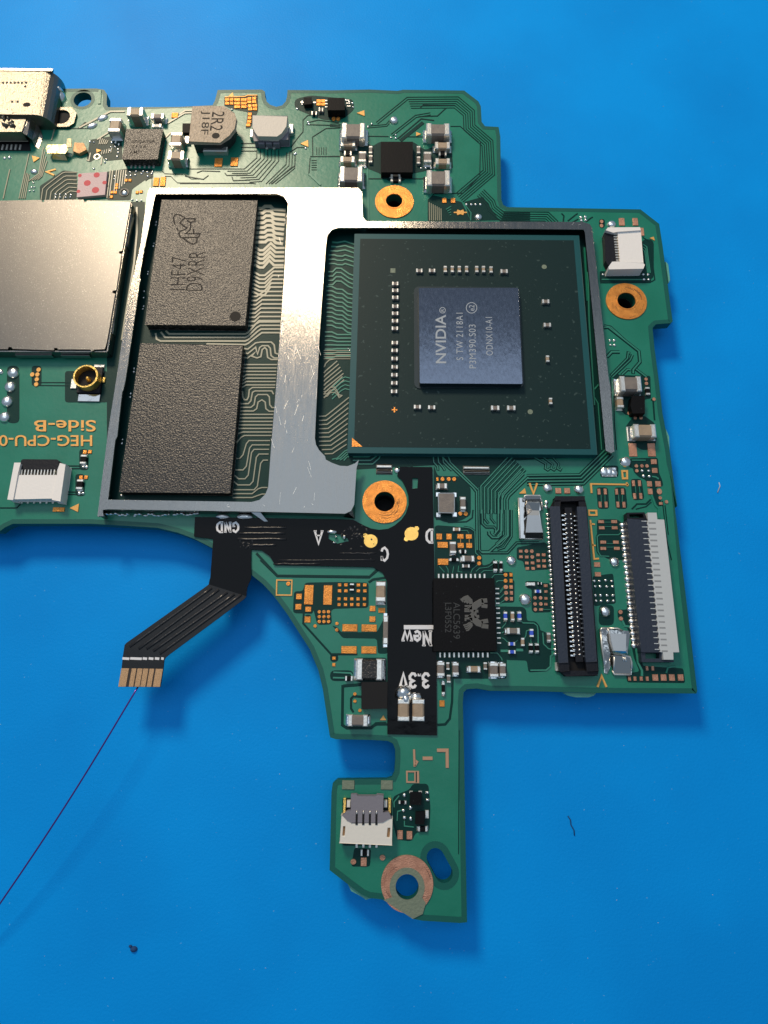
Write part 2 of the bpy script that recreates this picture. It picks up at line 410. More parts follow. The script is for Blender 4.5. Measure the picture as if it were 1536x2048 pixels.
# dark zones without copper
ZG = 0.03; CN = [0]
def clear(f, pts, r=0.0):
    mb = MB(); q = Qs(f, pts)
    if r: q = rounded(q, r, 3)
    CN[0] += 1; mb.prism(q, ZG + CN[0] * .0002, 0.002); part(mb, 'copper_clearance', 'bare')
def crect(f, x0, y0, x1, y1, r=0.02): clear(f, [(x0, y0), (x1, y0), (x1, y1), (x0, y1)], r)
clear('A', [(300, 380), (716, 380), (726, 446), (1168, 448), (1184, 470), (1229, 900), (1200, 912), (700, 940), (700, 1020), (205, 1022)])
crect('A', 214, 404, 290, 960, 0)
# below the processor down to the codec
clear('Y6', [(690, 40), (1400, 40), (1320, 130), (1160, 290), (1130, 330), (1100, 330), (960, 200), (800, 60), (690, 60)])
clear('Y6', [(735, 130), (770, 230), (960, 230), (1060, 330), (1060, 570), (980, 620), (860, 640), (735, 600)], .03)
clear('Y6', [(745, 660), (900, 670), (1080, 690), (1100, 860), (1160, 930), (1160, 1020), (1280, 980), (1330, 990), (1330, 1070), (1430, 1070), (1430, 1310), (745, 1310)], .03)
clear('Y7', [(575, 850), (1100, 880), (1200, 950), (1200, 1130), (575, 1130)], .02)
clear('W8', [(270, 490), (800, 500), (860, 560), (870, 760), (1040, 770), (1110, 860), (1120, 940), (1200, 960), (1310, 1040), (1330, 1380), (1300, 1600), (1230, 1700), (900, 1720), (870, 1500), (500, 1490), (270, 1360)], .02)
clear('Y8', [(195, 640), (400, 600), (440, 640), (440, 800), (280, 810), (250, 790), (245, 740), (195, 730)], .02)
clear('W8', [(840, 20), (1080, 20), (1160, 60), (1300, 60), (1320, 600), (1000, 610), (960, 560), (960, 170), (850, 140)], .02)
clear('W8', [(260, 0), (640, 0), (640, 420), (300, 430)], .02)
# left lower capacitor field (X1)
clear('X1', [(560, 232), (890, 226), (1215, 232), (1215, 490), (860, 500), (830, 520), (840, 660), (690, 665), (650, 510), (640, 552), (440, 545), (450, 320), (545, 320)], .03)
clear('X1', [(840, 670), (900, 690), (930, 740), (1300, 740), (1400, 540), (1410, 960), (1310, 960), (1300, 820), (1280, 805), (950, 800), (860, 690)], .02)
crect('X1', 820, 960, 905, 1045, .04); crect('X1', 820, 1130, 1060, 1240, .05)
clear('X1', [(1080, 1000), (1400, 1000), (1400, 1520), (1140, 1530), (1140, 1250), (1080, 1240)], .02)
crect('X1', 565, 560, 625, 640, .02)
# right side (Y4 / W6)
clear('X6', [(340, 740), (420, 770), (720, 780), (840, 780), (850, 1100), (760, 1110), (760, 1300), (500, 1330), (470, 1300), (360, 1230), (330, 900)], .02)
clear('X6', [(610, 1340), (760, 1340), (900, 1440), (930, 1640), (900, 1815), (720, 1815), (520, 1690), (500, 1480)], .02)
clear('W6', [(600, 130), (1040, 120), (1060, 360), (1110, 470), (1120, 560), (1010, 580), (1060, 720), (1120, 860), (1000, 870), (930, 600), (850, 460), (750, 420), (670, 340), (660, 280), (600, 270)], .02)
crect('W6', 155, 240, 435, 425, .03)
clear('W6', [(620, 445), (790, 445), (835, 760), (680, 775), (645, 720)], .03)
clear('W6', [(95, 575), (275, 575), (295, 905), (120, 905)], .03); clear('W6', [(370, 575), (545, 575), (575, 905), (395, 905)], .03)
clear('W6', [(105, 1065), (420, 1065), (480, 1120), (540, 1120), (560, 1690), (300, 1690), (200, 1630), (130, 1620), (95, 1560), (85, 1330), (110, 1290), (105, 1240)], .03)
clear('W4', [(600, 20), (720, 20), (790, 930), (800, 1100), (1100, 1120), (1320, 1130), (1345, 1320), (600, 1310), (590, 1200), (760, 1170), (690, 1000), (640, 760), (600, 600), (480, 480), (480, 380), (600, 380)], .02)
clear('Y8', [(750, 850), (900, 830), (920, 1050), (760, 1070)], .02); crect('Y8', 795, 1060, 905, 1210, .04)
clear('X2', [(700, 640), (760, 610), (860, 570), (890, 515), (1040, 515), (1060, 740), (1050, 980), (920, 980), (880, 1070), (740, 1050), (700, 900)], .03)
clear('X2', [(330, 1130), (490, 1140), (480, 1310), (300, 1310)], .02)
crect('X2', 215, 650, 690, 1110, .02)
# top edge
clear('Z3', [(70, 470), (200, 420), (330, 470), (380, 440), (640, 440), (730, 500), (930, 430), (945, 640), (800, 650), (640, 680), (560, 740), (450, 740), (380, 680), (280, 640), (80, 560)], .02)
clear('Z3', [(750, 880), (800, 850), (1010, 900), (1060, 1000), (1080, 1045), (750, 1045)], .01)
clear('Z3', [(1030, 900), (1175, 860), (1300, 1040), (1080, 1045)], .01)
clear('Z2', [(340, 135), (500, 120), (600, 120), (600, 240), (545, 370), (505, 375), (520, 250), (400, 225), (340, 200)], .01)
clear('Z2', [(880, 150), (1000, 120), (1330, 150), (1340, 230), (1240, 310), (1110, 310), (1000, 270), (880, 220)], .05)
crect('Z4', 760, 225, 805, 290, .04); clear('Z4', [(780, 380), (860, 300), (860, 610), (800, 560)], .03)
crect('Z4', 765, 625, 1160, 712, .02); crect('Z4', 1085, 380, 1180, 690, .06)
clear('W2', [(0, 720), (300, 520), (470, 540), (480, 860), (450, 900), (0, 900)], .02)
clear('W2', [(840, 540), (1100, 500), (1450, 500), (1450, 620), (1350, 640), (1180, 760), (1160, 900), (860, 900)], .02)
clear('W2', [(640, 130), (1040, 60), (1060, 380), (840, 400), (780, 320), (640, 420), (600, 380)], .02)
crect('Z6', 55, 200, 150, 640, .05); crect('Z6', 245, 200, 320, 355, .03); crect('Z6', 500, 240, 830, 480, .03)
crect('Z6', 610, 840, 680, 1000, .03); crect('Z6', 580, 1030, 650, 1200, .03)
crect('Y5', 1130, 640, 1360, 820, .02)

# ------------------------------------------------------------------ traces
NT = [0]; overflow = MB()
def trace(f, pts, w, m='trace', z=0.085, r=None):
    """one conductor; w in frame pixels"""
    s = (Q(f, pts[0][0] + 10, pts[0][1]) - Q(f, *pts[0])).length / 10
    q = Qs(f, pts)
    NT[0] += 1
    mb = MB(); mb.strip(q, w * s, z + NT[0] * .00004, base=0.01)
    part(mb, 'trace', m)
GAPB = MB(); GN = [0]
def gap(f, pts, w):
    s = (Q(f, pts[0][0] + 10, pts[0][1]) - Q(f, *pts[0])).length / 10
    GN[0] += 1; GAPB.strip(Qs(f, pts), w * s, 0.055 + GN[0] * .00008, base=0.018)
def wiretrace(f, pts, w, g, m='trace'):
    gap(f, pts, w + 2 * g); trace(f, pts, w, m)
# memory channel, between the memory chips and the wide bar (bright lines on dark)
BW = 13
for k in range(8):
    y = 222 + k * 37; d = 3 * k
    trace('Z7', [(1132 - 2 * k, y), (1172 + d, y), (1192 + d, y - 17), (1232 + d, y - 17), (1254 + d, y + 6), (1350 - 3 * k, y + 14)], 25, 'bright')
for k in range(5):
    y = 520 + 33 * k
    trace('Z7', [(1118 - 2 * k, y), (1150, y + 24), (1178, y + 24), (1236 - 3 * k, y - 30), (1276 - 4 * k, y + 6), (1342 - 2 * k, y + 6)], 20, 'bright')
for k in range(6):
    y = 690 + 30 * k
    trace('Z7', [(1108 - 3 * k, y + 20), (1150, y + 46), (1190, y + 46), (1262 - 6 * k, y - 14), (1336 - 2 * k, y - 14)], 15, 'bright')
for k in range(8):
    y = 836 + 32 * k
    trace('Z7', [(1090 - k * 4, y + 62), (1128 - 3 * k, y + 62), (1180 - 5 * k, y + 24), (1330 - 2 * k, y + 24)], BW, 'bright')
for k, (y, ) in enumerate([(1185,), (1212,), (1240,), (1268,)]):
    x0 = [430, 390, 355, 740][k]
    lead = [[(430, 1160), (455, 1185)], [(392, 1170), (425, 1212)], [(352, 1180), (360, 1225), (390, 1240)], [(742, 1262)]][k]
    trace('Z7', lead + [(1040, y), (1062, y - 10), (1120 + k * 8, y - 75), (1150 + k * 6, y - 92), (1312, y - 92)], BW, 'bright')
for k in range(3):
    y = 1258 + 34 * k
    pts = [(1032, y + 40), (1060, y + 44), (1120, y - 4)] + ([(1160, y - 10), (1240, y - 10), (1262, y + 12), (1270, y + 74), (1295, y + 84)] if k == 0 else
          [(1135, y + 50), (1150, y - 2), (1170, y - 16), (1215, y - 16), (1232, y + 4), (1238, y + 60), (1262, y + 78), (1292, y + 78)] if k == 1 else
          [(1090, y + 30), (1130, y + 44), (1160, y + 34), (1170, y - 20), (1190, y - 36), (1205, y - 20), (1212, y + 40), (1240, y + 56), (1290, y + 56)])
    trace('Z7', pts, 11, 'bright')
for k in range(7):
    y = 192 + 26 * k
    trace('Z8', [(1105 - 2 * k, y + (0 if k < 3 else 18)), (1125, y), (1360 - 2 * k, y)], 10, 'bright')
trace('Z8', [(1095, 395), (1098, 440), (1110, 462), (1130, 462), (1142, 440), (1148, 385), (1172, 368), (1345, 368)], 10, 'bright')
trace('Z8', [(1082, 492), (1140, 492), (1160, 470), (1172, 405), (1192, 394), (1320, 394), (1335, 420)], 10, 'bright')
trace('Z8', [(1080, 520), (1160, 520), (1185, 500), (1195, 440), (1215, 422), (1285, 422), (1302, 440), (1305, 500), (1322, 522), (1340, 522)], 10, 'bright')
trace('Z8', [(1078, 548), (1180, 548), (1205, 530), (1215, 480), (1245, 462), (1270, 480), (1275, 530), (1300, 550), (1338, 550)], 10, 'bright')
for k in range(6): trace('Z8', [(1078 - 3 * k, 574 + 27 * k + (12 if k > 4 else 0)), (1098, 574 + 27 * k), (1332 - 2 * k, 574 + 27 * k)], 10, 'bright')
for k, (yb, yt) in enumerate([(790, 736), (912, 775), (1000, 808), (1068, 842), (1115, 878), (1152, 925), (1182, 1135), (1212, 1185)]):
    xm = [1080, 1105, 1130, 1145, 1182, 1215, 1225, 1245][k]
    x0 = [1050, 1048, 1042, 1035, 1030, 1028, 1022, 1020][k]
    if k == 0: pts = [(x0, yb), (1085, yb - 40), (1110, yt), (1318, yt)]
    elif k < 6: pts = [(x0, yb - (26 if k in (3, 4) else 0)), (x0 + 30, yb), (xm - 30, yb), (xm - 5, yb - 28), (xm + 20, yt + 25), (xm + 40, yt), (1312 - k * 4, yt)]
    else: pts = [(x0, yb), (1170, yb), (1215, yt + 10 - (yt - yb) * 0), (1245, yt), (1288, yt)]
    trace('Z8', pts, 9, 'bright')
# processor channel, left column
for k in range(27):
    y = 250 + 33 * k
    if k < 3: pts = [(400 - 6 * k, y), (440, y + 4), (500, y - 6), (572, y + 18)]
    elif k < 6: pts = [(375, y), (420, y), (440, y + 8), (480, y + 10), (500, y), (572, y + 22)]
    elif k < 10: pts = [(370, y + 30), (405, y + 30), (432, y + 2), (470, y + 4), (530, y + 46), (568, y + 60)]
    elif k < 20: pts = [(358, y + 10), (400, y + 12), (430 + 4 * (k % 3), y + 30), (480, y + 34), (520, y + 66), (558, y + 74)]
    else: pts = [(345, y + 30), (400, y + 30), (440, y + 50 - 6 * (k - 20)), (548, y + 50 - 6 * (k - 20))]
    trace('Y1', pts, 11, 'trace')
for k in range(5): trace('Y1', [(336, 1082 + 16 * k), (546, 1082 + 16 * k)], 6, 'bright')
trace('Y1', [(340, 1210), (352, 1180), (380, 1155), (425, 1145)], 8, 'bright')
for k in range(7):
    trace('Y1', [(338, 1255 + 36 * k - 4 * k), (350, 1240 + 32 * k), (440 + 12 * k - (20 if k > 4 else 0), 1162 + 24 * k), ], 9, 'bright')
for k in range(4): trace('Y1', [(400, 1365 + 30 * k), (470, 1300 + 30 * k), (500, 1285 + 30 * k), (540, 1295 + 30 * k)], 8, 'trace')
for k in range(3): trace('Y3', [(335, 245 + 22 * k), (365, 240 + 20 * k), (385, 215 + 20 * k), (420, 210 + 20 * k), (440, 240 + 14 * k), (455, 270 + 12 * k), (480, 275)], 6, 'bright')
for k in range(10):
    y = 365 + 36 * k
    trace('Y3', [(300 + max(0, k - 7) * 22, y + 70 - 4 * k), (350 + 6 * k, y + 68 - 4 * k), (372 + 6 * k, y + 52 - 4 * k), (530 - 2 * k, y - 75 + 4 * k)], 9, 'bright')
for k in range(4):
    trace('Y3', [(400 + 30 * k, 765 - 5 * k + 8 * k), (440 + 22 * k, 756), (500 + 10 * k, 700 + 12 * k), (525, 690 + 20 * k)], 8, 'trace')
for k in range(3): trace('Y3', [(560, 745 + 28 * k), (680 + 16 * k, 745 + 28 * k), (720 + 20 * k, 722 + 18 * k), (780 - 4 * k, 690 + 20 * k)], 8, 'trace')
# right strip of the processor pocket
trace('Y2', [(1205, 480), (1215, 560), (1220, 840), (1262, 1500)], 9); trace('Y2', [(1185, 290), (1195, 460), (1208, 700)], 12, 'pour')
trace('X6', [(60, 1080), (110, 1170), (160, 1815)], 10); trace('X6', [(60, 970), (120, 900)], 16)
# below the processor: bundle sweeping down-left
for pts in para([(1400, 48), (1148, 318), (1150, 560)], 7, -31): wiretrace('Y6', pts, 8, 7)
for pts in para([(958, 546), (796, 706), (472, 710)], 4, -19): wiretrace('Y4', pts, 6, 5)
for k in range(3): wiretrace('Y4', [(500 + 60 * k, 590), (588 + 40 * k, 640), (584 + 38 * k, 668), (600 + 38 * k, 678), (616 + 34 * k, 664)], 5, 4)
wiretrace('Y4', [(480, 722), (362, 835), (350, 860), (352, 1080), (240, 1190 - 10), (190, 1180)], 7, 5)
for pts in para([(452, 700), (332, 826), (318, 860), (318, 1050), (290, 1085)], 2, 22): wiretrace('Y4', pts, 6, 5)
# W5 area
wiretrace('W5', [(610, 0), (620, 560), (660, 600), (1010, 600), (1140, 460), (1450, 458)], 8, 14)
for k in range(2): wiretrace('W5', [(690 + 90 * k, 0), (692 + 90 * k, 120), (745 + 90 * k, 188)], 8, 12)
wiretrace('W5', [(655, 0), (660, 190), (715, 240), (820, 240), (845, 270), (845, 320)], 10, 14)
wiretrace('W5', [(925, 0), (920, 350), (880, 385), (800, 385), (755, 340), (750, 300)], 16, 14)
for k in range(3): wiretrace('W5', [(985 + 40 * k, 0), (985 + 40 * k, 350 + 10 * k), (890 + 36 * k, 455 + 40 * k - 10), (850 + 10 * k, 475 + 40 * k)][: 4], 9, 11)
wiretrace('W5', [(400, 240), (490, 255), (555, 300), (565, 600), (605, 640)], 10, 10)
trace('W5', [(350, 290), (450, 290), (472, 330)], 7); trace('W5', [(355, 380), (357, 460)], 5, 'print'); trace('W5', [(475, 380), (477, 460)], 5, 'print')
gap('W5', [(0, 235), (60, 300), (200, 305)], 14); gap('W5', [(10, 130), (160, 130), (190, 175), (440, 165), (520, 110), (530, 0)], 16)
for pts in ([(590, 770), (520, 830), (500, 880)], [(830, 740), (740, 800), (620, 815), (570, 860)], [(820, 845), (680, 850), (640, 880)], [(790, 950), (830, 905), (960, 905)], [(850, 1000), (880, 990), (960, 990)], [(60, 790), (130, 870)], [(150, 780), (180, 830), (185, 880)], [(260, 790), (245, 880)], [(330, 780), (320, 860), (380, 870)]):
    trace('W5', pts, 8)
gap('W5', [(640, 790), (740, 790), (830, 690)], 14)
for q in ([(700, 120), (770, 230), (770, 120)],): pass
for k in range(3): wiretrace('Y6', [(730 + 42 * k, 50), (735 + 42 * k, 110), (770 + 44 * k, 150), (772 + 60 * k, 180)], 8, 6)
wiretrace('Y6', [(800, 50), (870, 130), (1080, 330), (1110, 370), (1115, 880)], 9, 7); wiretrace('Y6', [(860, 50), (880, 110), (1125, 350)], 8, 7)
gap('Y6', [(470, 55), (545, 150)], 16); gap('Y6', [(540, 100), (570, 140)], 10)
# W8 area
for pts, w in (([(480, 760), (475, 810), (400, 900)], 12), ([(400, 990), (480, 940)], 12), ([(400, 1075), (440, 1090), (500, 1150), (540, 1160)], 12), ([(650, 1165), (700, 1120)], 10),
               ([(745, 750), (800, 800), (1000, 805), (1060, 850), (1075, 920), (1080, 1200)], 18), ([(910, 930), (860, 950), (850, 1040), (825, 1085)], 14), ([(945, 1060), (945, 1180)], 10),
               ([(380, 1320), (520, 1320)], 40), ([(670, 1305), (800, 1305)], 44), ([(190, 1358), (320, 1360), (400, 1460), (410, 1500)], 14), ([(935, 1680), (1230, 1678), (1305, 1610), (1310, 1420), (1360, 1385)], 22),
               ([(1165, 980), (1180, 1190), (1270, 1280), (1360, 1295)], 18), ([(370, 240), (440, 150)], 12), ([(370, 340), (450, 260)], 12), ([(375, 430), (460, 370)], 12), ([(1170, 550), (1310, 550)], 10), ([(370, 210), (430, 130)], 8), ([(300, 50), (340, 15), (450, 10)], 9)):
    trace('W8', pts, w)
# upper right bundle
for k, pts in enumerate(para([(355, 288), (592, 96), (985, 93), (1108, 196), (1112, 308), (1250, 428), (1264, 692), (1020, 900)], 6, 17)):
    gap('Z3', pts if k < 2 else pts[(1 if k > 1 else 0):], 5.5)
for k, pts in enumerate(para([(285, 318), (430, 305), (460, 270)], 2, 14)): gap('Z3', pts, 5)
for k, pts in enumerate(para([(470, 380), (655, 235), (770, 215)], 2, 17)): gap('Z3', pts, 6)
gap('Z3', [(690, 180), (715, 155), (960, 158)], 6); gap('Z3', [(680, 245), (825, 240), (890, 180)], 8); gap('Z3', [(520, 415), (700, 262), (800, 275)], 10)
gap('Z3', [(540, 430), (715, 290)], 26)
gap('Z3', [(270, 395), (450, 398)], 7); gap('Z3', [(560, 400), (740, 400)], 7); gap('Z3', [(0, 550), (80, 550)], 7); gap('Z3', [(290, 722), (730, 722)], 8)
gap('Z3', [(0, 320), (90, 325)], 5); gap('Z3', [(0, 302), (60, 300), (90, 310)], 5); gap('Z3', [(925, 320), (1000, 320), (1140, 440)], 6)
gap('Z3', [(725, 730), (722, 800)], 8); gap('Z3', [(760, 880), (800, 838), (1020, 832), (1150, 700), (1155, 440)], 6)
for k in range(7): trace('Z3', [(762 + 15 * k, 905 + 8 * k), (764 + 15 * k, 1045)], 6, 'bright')
for k in range(4): trace('Z3', [(890 + 10 * k, 960 + 14 * k), (930, 935 + 22 * k)], 6)
for pts in para([(1180, 805), (1262, 888), (1276, 930), (1340, 984), (1536, 984)], 5, 17): gap('Z3', pts, 5.5)
for pts in para([(0, 148), (28, 168), (372, 172), (445, 243)], 5, 17): gap('Z4', pts, 5.5)
for pts in ([(485, 250), (490, 200), (472, 182)], [(520, 240), (570, 200), (595, 182)], [(555, 250), (600, 225)], [(660, 245), (700, 215), (712, 210)]): gap('Z4', pts, 9)
trace('Z3', [(1040, 930), (1082, 985), (1080, 1045)], 6)
# connector loop upper right
for pts in para([(1095, 365), (1150, 400), (1188, 690), (1150, 712), (770, 714)], 1, 0): gap('Z4', pts, 7)
for k in range(3): trace('Z4', [(1095, 420 + 20 * k), (1125 - 8 * k, 440 + 18 * k), (1152 - 10 * k, 640)], 6)
trace('Z4', [(780, 690), (1090, 692)], 8); gap('Z4', [(800, 1040), (850, 1050), (960, 1152)], 14); trace('Z4', [(800, 1045), (850, 1056), (955, 1152)], 6)
# right side, X6
for f, pts, w, g in (('X6', [(190, 110), (255, 105), (680, 440), (695, 590), (600, 700), (600, 750)], 18, 12), ('X6', [(640, 690), (785, 800)], 16, 12), ('X6', [(235, 520), (300, 450), (410, 450)], 22, 12),
                     ('X6', [(285, 780), (520, 540), (530, 460), (560, 470)], 12, 12), ('X6', [(310, 800), (560, 560), (590, 490)], 12, 12), ('X6', [(440, 770), (520, 695), (560, 700)], 16, 10)):
    wiretrace(f, pts, w, g)
gap('X6', [(850, 1110), (880, 1130), (900, 1400)], 18); gap('X6', [(290, 800), (300, 1500), (340, 1815)], 14); gap('X6', [(330, 900), (340, 1450), (370, 1815)], 12)
trace('W6', [(640, 160), (850, 160)], 14); trace('W6', [(950, 410), (1010, 420), (1050, 450)], 20); trace('W6', [(940, 690), (1000, 850), (1050, 900), (1060, 1050)], 32, 'pour')
gap('W6', [(1110, 780), (1180, 1400), (1250, 1690)], 12); gap('W6', [(1150, 850), (1200, 1300)], 12); gap('W6', [(640, 910), (720, 830), (860, 830), (930, 760)], 20); gap('W6', [(700, 910), (860, 870), (940, 800)], 14)
trace('W6', [(490, 1260), (430, 1305), (140, 1305), (105, 1335), (120, 1560), (160, 1630), (290, 1635)], 12)
for x0, y0, x1, y1 in ((165, 690, 170, 800), (225, 690, 228, 800), (435, 690, 442, 800), (495, 690, 490, 800), (690, 550, 700, 660), (750, 550, 765, 660), (215, 1112, 320, 1112), (225, 1180, 340, 1180), (250, 1440, 355, 1440), (255, 1495, 370, 1495)):
    trace('W6', [(x0, y0), (x1, y1)], 7)
trace('W4', [(540, 520), (570, 590), (660, 600)], 24); trace('W4', [(715, 870), (740, 1060), (790, 1160), (790, 1230)], 26); trace('W4', [(640, 760), (620, 900)], 22)
trace('W4', [(1100, 1190), (1120, 1120), (1230, 1100)], 20, 'pour')
# X1 area
gap('X1', [(110, 0), (280, 165), (1220, 178), (1290, 110), (1390, 80)], 20); gap('X1', [(0, 0), (10, 0)], 4)
gap('X1', [(550, 550), (545, 650), (830, 965), (1100, 965)], 16); gap('X1', [(1215, 230), (1260, 200), (1400, 180)], 20)
trace('X1', [(855, 1150), (1030, 1158), (1050, 1185)], 14); trace('X1', [(850, 1205), (970, 1208)], 14)
gap('X1', [(950, 1280), (945, 1690), (990, 1720), (1240, 1720), (1290, 1675), (1395, 1672)], 22); gap('X1', [(955, 1290), (1140, 1275)], 24); gap('X1', [(1140, 1400), (1060, 1395), (1035, 1420), (1035, 1520), (1060, 1560)], 18)
gap('Y7', [(590, 1535), (660, 1530), (700, 1480), (720, 1330), (725, 1130), (700, 1080)], 16); gap('Y7', [(0, 1560), (60, 1530), (150, 1530)], 16)
gap('Y5', [(510, 410), (670, 582), (1380, 590), (1440, 540)], 15)
# X2
for pts in ([(760, 630), (710, 690), (712, 740)], [(740, 870), (745, 780), (790, 768)], [(810, 870), (810, 920), (900, 930)]): trace('X2', pts, 9)
gap('X2', [(1335, 0), (1330, 1190)], 6)
# top left
for k in range(4): trace('X7', [(265 + 27 * k, 1900), (345 + 20 * k, 1540 + 10 * k), (370 + 18 * k, 1440 + 60 * k)][: (3 if k < 1 else 2)] if k else [(265, 1900), (400, 1290)], 11, 'bright')
for k in range(4): trace('X7', [(400 + 40 * k, 1660 - 6 * k), (535 + 14 * k, 1560 + 12 * k), (600 + 16 * k, 1200 + 62 * k)], 11, 'bright')
trace('X7', [(50, 1900), (75, 1780), (140, 1500)], 14, 'bright'); trace('X7', [(710, 1100), (748, 950)], 14, 'bright')
for k in range(6):
    trace('W2', [(20 + 62 * k * .9, 900), (40 + 54 * k, 760 + 20 * k), (80 + 50 * k, 720 + 22 * k), (290 + 20 * k, 560 + 46 * k), (330 + 14 * k, 548 + 48 * k), (478, 548 + 50 * k)], 10, 'bright')
for k in range(7): trace('W2', [(905 + 30 * k + (20 if k > 1 else 0), 520), (860 + 34 * k + (20 if k > 1 else 0), 880 - 30 * k)], 11, 'bright')
trace('W2', [(735, 130), (880, 40)], 16, 'bright'); trace('W2', [(650, 300), (630, 400), (600, 390)], 14, 'bright')
for k in range(5): trace('W2', [(780 + 24 * k, 110 + 8 * k), (760 + 22 * k, 190)], 9, 'bright'); trace('W2', [(800 + 30 * k, 270 - 8 * k), (790 + 30 * k, 320 - 6 * k)], 9, 'bright')
trace('W2', [(800, 350), (785, 450)], 14, 'bright')
gap('Z1', [(600, 530), (660, 480)], 10); trace('Z1', [(610, 525), (850, 400), (960, 400)], 14, 'bright'); trace('Z1', [(1290, 490), (1420, 412), (1480, 410)], 12, 'bright')
gap('Z1', [(420, 530), (700, 528)], 5); trace('Z1', [(770, 235), (765, 340)], 20, 'pour')
trace('X8', [(1010, 740), (1090, 660)], 22, 'bright'); gap('X8', [(950, 1245), (1000, 1290), (1280, 1300)], 8); gap('X8', [(1000, 1330), (1090, 1330), (1190, 1430), (1536, 1430)], 8); gap('X8', [(1300, 1300), (1400, 1370), (1536, 1370)], 8); gap('X8', [(700, 1400), (800, 1330), (800, 1500)], 8)
# under the pale connector: dark lines through the glare
for k in range(7):
    x = 590 + 28 * k
    gap('Z2', [(x, 540), (x, 600 + 4 * k), (505 + 22 * k - 10, 685 + 16 * k), (330 + 34 * k if k else 60, 685 + 17 * k)], 5)
for k in range(4): gap('Z2', [(820 + 22 * k, 560), (815 + 22 * k, 650 + 10 * k), (660 + 24 * k, 800)], 5)
for pts in ([(885, 570), (882, 660), (700, 800)], [(130, 715), (170, 700), (310, 705)], [(40, 740), (180, 765), (220, 735)], [(0, 797), (560, 795), (580, 800)], [(345, 715), (360, 735), (520, 730)], [(400, 745), (410, 775), (540, 770)], [(470, 490), (600, 490)], [(470, 520), (600, 520)], [(470, 548), (590, 548)],
            [(850, 520), (910, 440), (945, 400), (945, 310), (980, 275), (1110, 270)], [(970, 345), (1230, 352)], [(980, 330), (1060, 310), (1220, 330)], [(1020, 580), (1018, 440), (1120, 375), (1230, 370)], [(1000, 590), (1230, 590)], [(990, 720), (1000, 600)], [(840, 560), (900, 520), (970, 520)]):
    gap('Z2', pts, 6)
trace('Z2', [(0, 268), (40, 240), (100, 238)], 12, 'bright'); trace('Z2', [(990, 725), (1080, 810)], 14); trace('Z2', [(1440, 680), (1450, 1080)], 10)
for k in range(5): gap('Z2', [(1050 + 18 * k, 520), (1050 + 18 * k, 575)], 4); gap('Z2', [(1010, 620 + 18 * k), (1050, 620 + 18 * k)], 4)
# Z6
gap('Z6', [(300, 328), (540, 328)], 6); gap('Z6', [(300, 350), (530, 352)], 6); gap('Z6', [(505, 968), (620, 968)], 8); gap('Z6', [(480, 1168), (590, 1168)], 8); gap('Z6', [(0, 1290), (130, 1290), (160, 1260)], 8); gap('Z6', [(505, 988), (620, 988)], 8)
gap('Z6', [(480, 1186), (590, 1186)], 8)
o = part(GAPB, 'trace_gap', 'bare', kind='stuff')

# ------------------------------------------------------------------ bare copper pads
PN = [0]
def pad(f, x0, y0, x1, y1, m='cop', round_=0.0):
    cx, cy, w, h = dims(f, x0, y0, x1, y1, 0.1)
    PN[0] += 1; zp = .105 + PN[0] * .00006
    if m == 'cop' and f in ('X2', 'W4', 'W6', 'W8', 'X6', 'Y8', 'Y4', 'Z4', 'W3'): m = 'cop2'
    mb = MB()
    if round_: mb.prism(circ((cx, cy), w / 2, 14, h / 2), zp, 0.01)
    else: mb.box(cx, cy, w, h, 0.01, zp, b=0.002)
    part(mb, 'pad', m)
def pads(f, cx, cy, w, h, m='cop', r=0.0):
    for x in cx:
        for y in cy: pad(f, x - w/2, y - h/2, x + w/2, y + h/2, m, r)
def dots(f, l, d, m='cop'):
    for x, y in l: pad(f, x - d/2, y - d/2, x + d/2, y + d/2, m, 1)
def poly(f, pts, m='cop', z=0.10, name='pad'):
    mb = MB(); mb.prism(Qs(f, pts, z), z, 0.01); return part(mb, name, m)
def tri(f, *pts): poly(f, pts, 'print', 0.10, 'triangle_mark')
# X1 field
for b in ((557, 256, 648, 455), (752, 258, 840, 458), (472, 345, 530, 402), (464, 450, 526, 508), (566, 478, 626, 530), (558, 578, 620, 640), (945, 657, 1100, 732), (1142, 660, 1298, 733), (935, 882, 1092, 958), (1140, 884, 1294, 958), (1225, 470, 1284, 525), (1315, 490, 1385, 540), (1222, 576, 1284, 634), (842, 990, 878, 1022), (842, 1055, 874, 1090)): pad('X1', *b)
pads('X1', (917, 982, 1110, 1176), (255, 316), 36, 32); pads('X1', (912, 978, 1042, 1106, 1172), (398, 457), 34, 32)
dots('X1', [(x, y) for x in (710, 757, 804) for y in (530, 580, 630)], 34); dots('X1', [(890, 650), (888, 715), (1074, 1372), (1074, 1445), (1125, 1540), (666, 675)], 34)
mb = MB(); a = Qs('X1', [(270, 200), (437, 202), (432, 368), (266, 366)]); b = Qs('X1', [(282, 213), (425, 215), (420, 355), (279, 353)])
mb.prism(a, 0.1, 0.01, 0, [b]); part(mb, 'outline_mark', 'print'); dots('X1', [(392, 242)], 42)
tri('X1', (1330, 1640), (1395, 1640), (1365, 1590))
